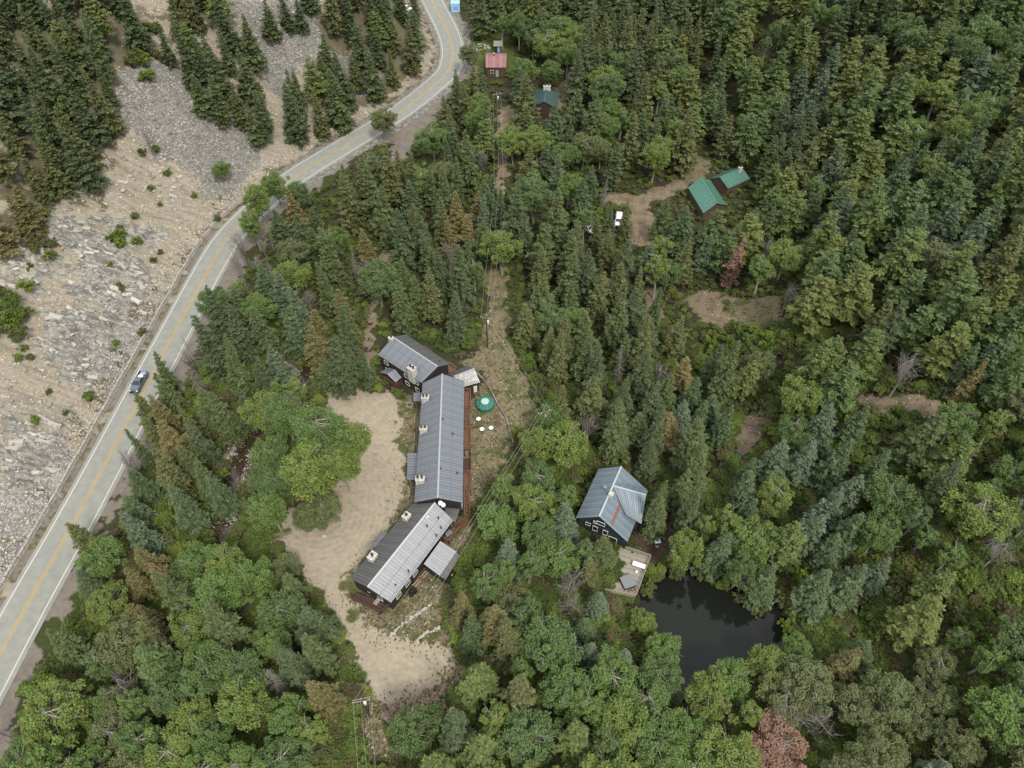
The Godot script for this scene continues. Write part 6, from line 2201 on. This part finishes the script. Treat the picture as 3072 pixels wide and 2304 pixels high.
	for i in 2600:
		var p := G(r.randf_range(-10, 780), r.randf_range(540, 1800))
		var zn := zone_at(p.x, p.z)
		if not (zn == 6 or zn == 5 and r.randf() < 0.07) or road_near(p.x, p.z).x < 5.0 or not in_patch(p.x, p.z):
			continue
		if streak.get_noise_2d((p.x * 0.35 + p.z * 0.94) * 0.35, (p.x * 0.94 - p.z * 0.35) * 0.2) < -0.1:
			continue
		var a := r.randfn(-0.15, 0.5)
		var ax := Vector3(0.94, 0, -0.35).rotated(Vector3.UP, a)
		ax.y = ground(p.x + ax.x, p.z + ax.z) - ground(p.x, p.z)
		ax = ax.normalized()
		var up := Vector3(r.randfn(0, 0.15), 1, 0.75 + r.randfn(0, 0.2)).normalized()
		var sd := ax.cross(up).normalized()
		up = sd.cross(ax).normalized()
		var l := 0.6 + 2.4 * pow(r.randf(), 2.0)
		var k := r.randf_range(0.21, 0.41)
		p.y += relief(p.x, p.z) - 0.10
		ledges.append([Transform3D(Basis(ax * l, up * r.randf_range(0.22, 0.5), sd * l * r.randf_range(0.3, 0.55)), p), Color(k * 1.05, k * 0.98, k * 0.86)])
	scatter("bedrock_ledges", "pale tilted ledges of bedrock breaking out of the slope", "bedrock", ledge_mesh(), M.scree, ledges)
	print("ledges ", ledges.size())
	# boulders big enough to tell apart on the rock slope
	var n := 0
	for i in 700:
		if n >= 130:
			break
		var fx := r.randf_range(0, 700)
		var fy := r.randf_range(350, 1750)
		var g := G(fx, fy)
		var zn := zone_at(g.x, g.z)
		if not zn in [4, 5, 6] or road_near(g.x, g.z).x < 4.5:
			continue
		g.y += relief(g.x, g.z)
		stone("slope_boulder", "%s boulder lying on the %s above the highway" % [["pale grey", "tan", "white"][n % 3], {4: "grey scree", 5: "tan dirt slope", 6: "broken rock outcrop"}[zn]], g, r.randf_range(0.6, 1.15), [M.stone_grey, M.stone_tan, M.stone_white][n % 3], "%s boulders on the %s" % [["grey", "tan", "white"][n % 3], {4: "scree", 5: "dirt slope", 6: "outcrop"}[zn]], i)
		n += 1
	# the cluster of large blocks at the foot of the scree
	for i in 34:
		var g := G(505 + r.randfn(0, 38), 555 + r.randfn(0, 32))
		stone("fallen_block", "white broken block in the rockfall heap at the scree's foot", g + Vector3(0, relief(g.x, g.z), 0), r.randf_range(0.6, 1.5), M.stone_white if i % 3 else M.stone_grey, "fallen blocks of the rockfall heap", i)
	# fallen logs
	for q in [[2222, 1265, 2265, 1280], [2210, 1355, 2240, 1375], [2255, 1235, 2290, 1250], [340, 985, 395, 978], [2310, 1250, 2330, 1222], [1225, 205, 1200, 250], [2405, 1030, 2390, 1045], [1830, 905, 1880, 912]]:
		var a := G(q[0], q[1])
		var b := G(q[2], q[3])
		var c := (a + b) * 0.5
		var s := Shape.new()
		s.tube([a - c + Vector3(0, 0.2, 0), Vector3(0, 0.24, 0), b - c + Vector3(0, 0.18, 0)], [0.2, 0.17, 0.09], 7)
		s.tube([Vector3(0, 0.24, 0), Vector3(0.5, 0.7, 0.4)], [0.06, 0.02], 4)
		var o := part("fallen_log", s, M.log, self)
		o.position = c
		tag(o, "grey fallen log lying %s" % near_place(c), "log", "fallen logs")

func _ready() -> void:
	# camera, sky, sun, exposure
	var cam := Camera3D.new()
	cam.name = "camera"
	cam.position = Vector3(0, CAM_Y, 0)
	cam.rotation_degrees = Vector3(-TILT, 0, 0)
	cam.fov = rad_to_deg(2.0 * atan(384.0 / FOCAL))
	cam.near = 0.5
	cam.far = 2000.0
	add_child(cam)
	var env := Environment.new()
	var sky := Sky.new()
	var sm := ProceduralSkyMaterial.new()
	sm.sky_top_color = Color(0.835, 0.84, 0.848)
	sm.sky_horizon_color = Color(0.80, 0.805, 0.81)
	sm.sky_curve = 0.2
	sm.ground_bottom_color = Color(0.25, 0.26, 0.22)
	sm.ground_horizon_color = Color(0.5, 0.52, 0.5)
	sky.sky_material = sm
	env.background_mode = Environment.BG_SKY
	env.sky = sky
	env.tonemap_mode = Environment.TONE_MAPPER_LINEAR
	env.tonemap_exposure = 2.1
	env.sdfgi_enabled = true
	env.ssao_enabled = true
	env.ssil_enabled = true
	var we := WorldEnvironment.new()
	we.name = "world_environment"
	we.environment = env
	add_child(we)
	var sun := DirectionalLight3D.new()
	sun.name = "sun"
	sun.light_energy = 0.5
	sun.light_angular_distance = 12.0
	sun.light_color = Color(1.0, 0.97, 0.92)
	sun.shadow_enabled = true
	add_child(sun)
	sun.look_at_from_position(Vector3(20, 60, 42), Vector3.ZERO, Vector3.UP)
	make_materials()
	make_grid()
	make_zones()
	make_terrain()
	make_stone_meshes()
	make_road()
	make_water()
	make_lodge()
	make_house()
	make_cabins()
	make_yard()
	make_power_line()
	make_vehicles()
	make_plants()
	make_forest()
	make_scatter()
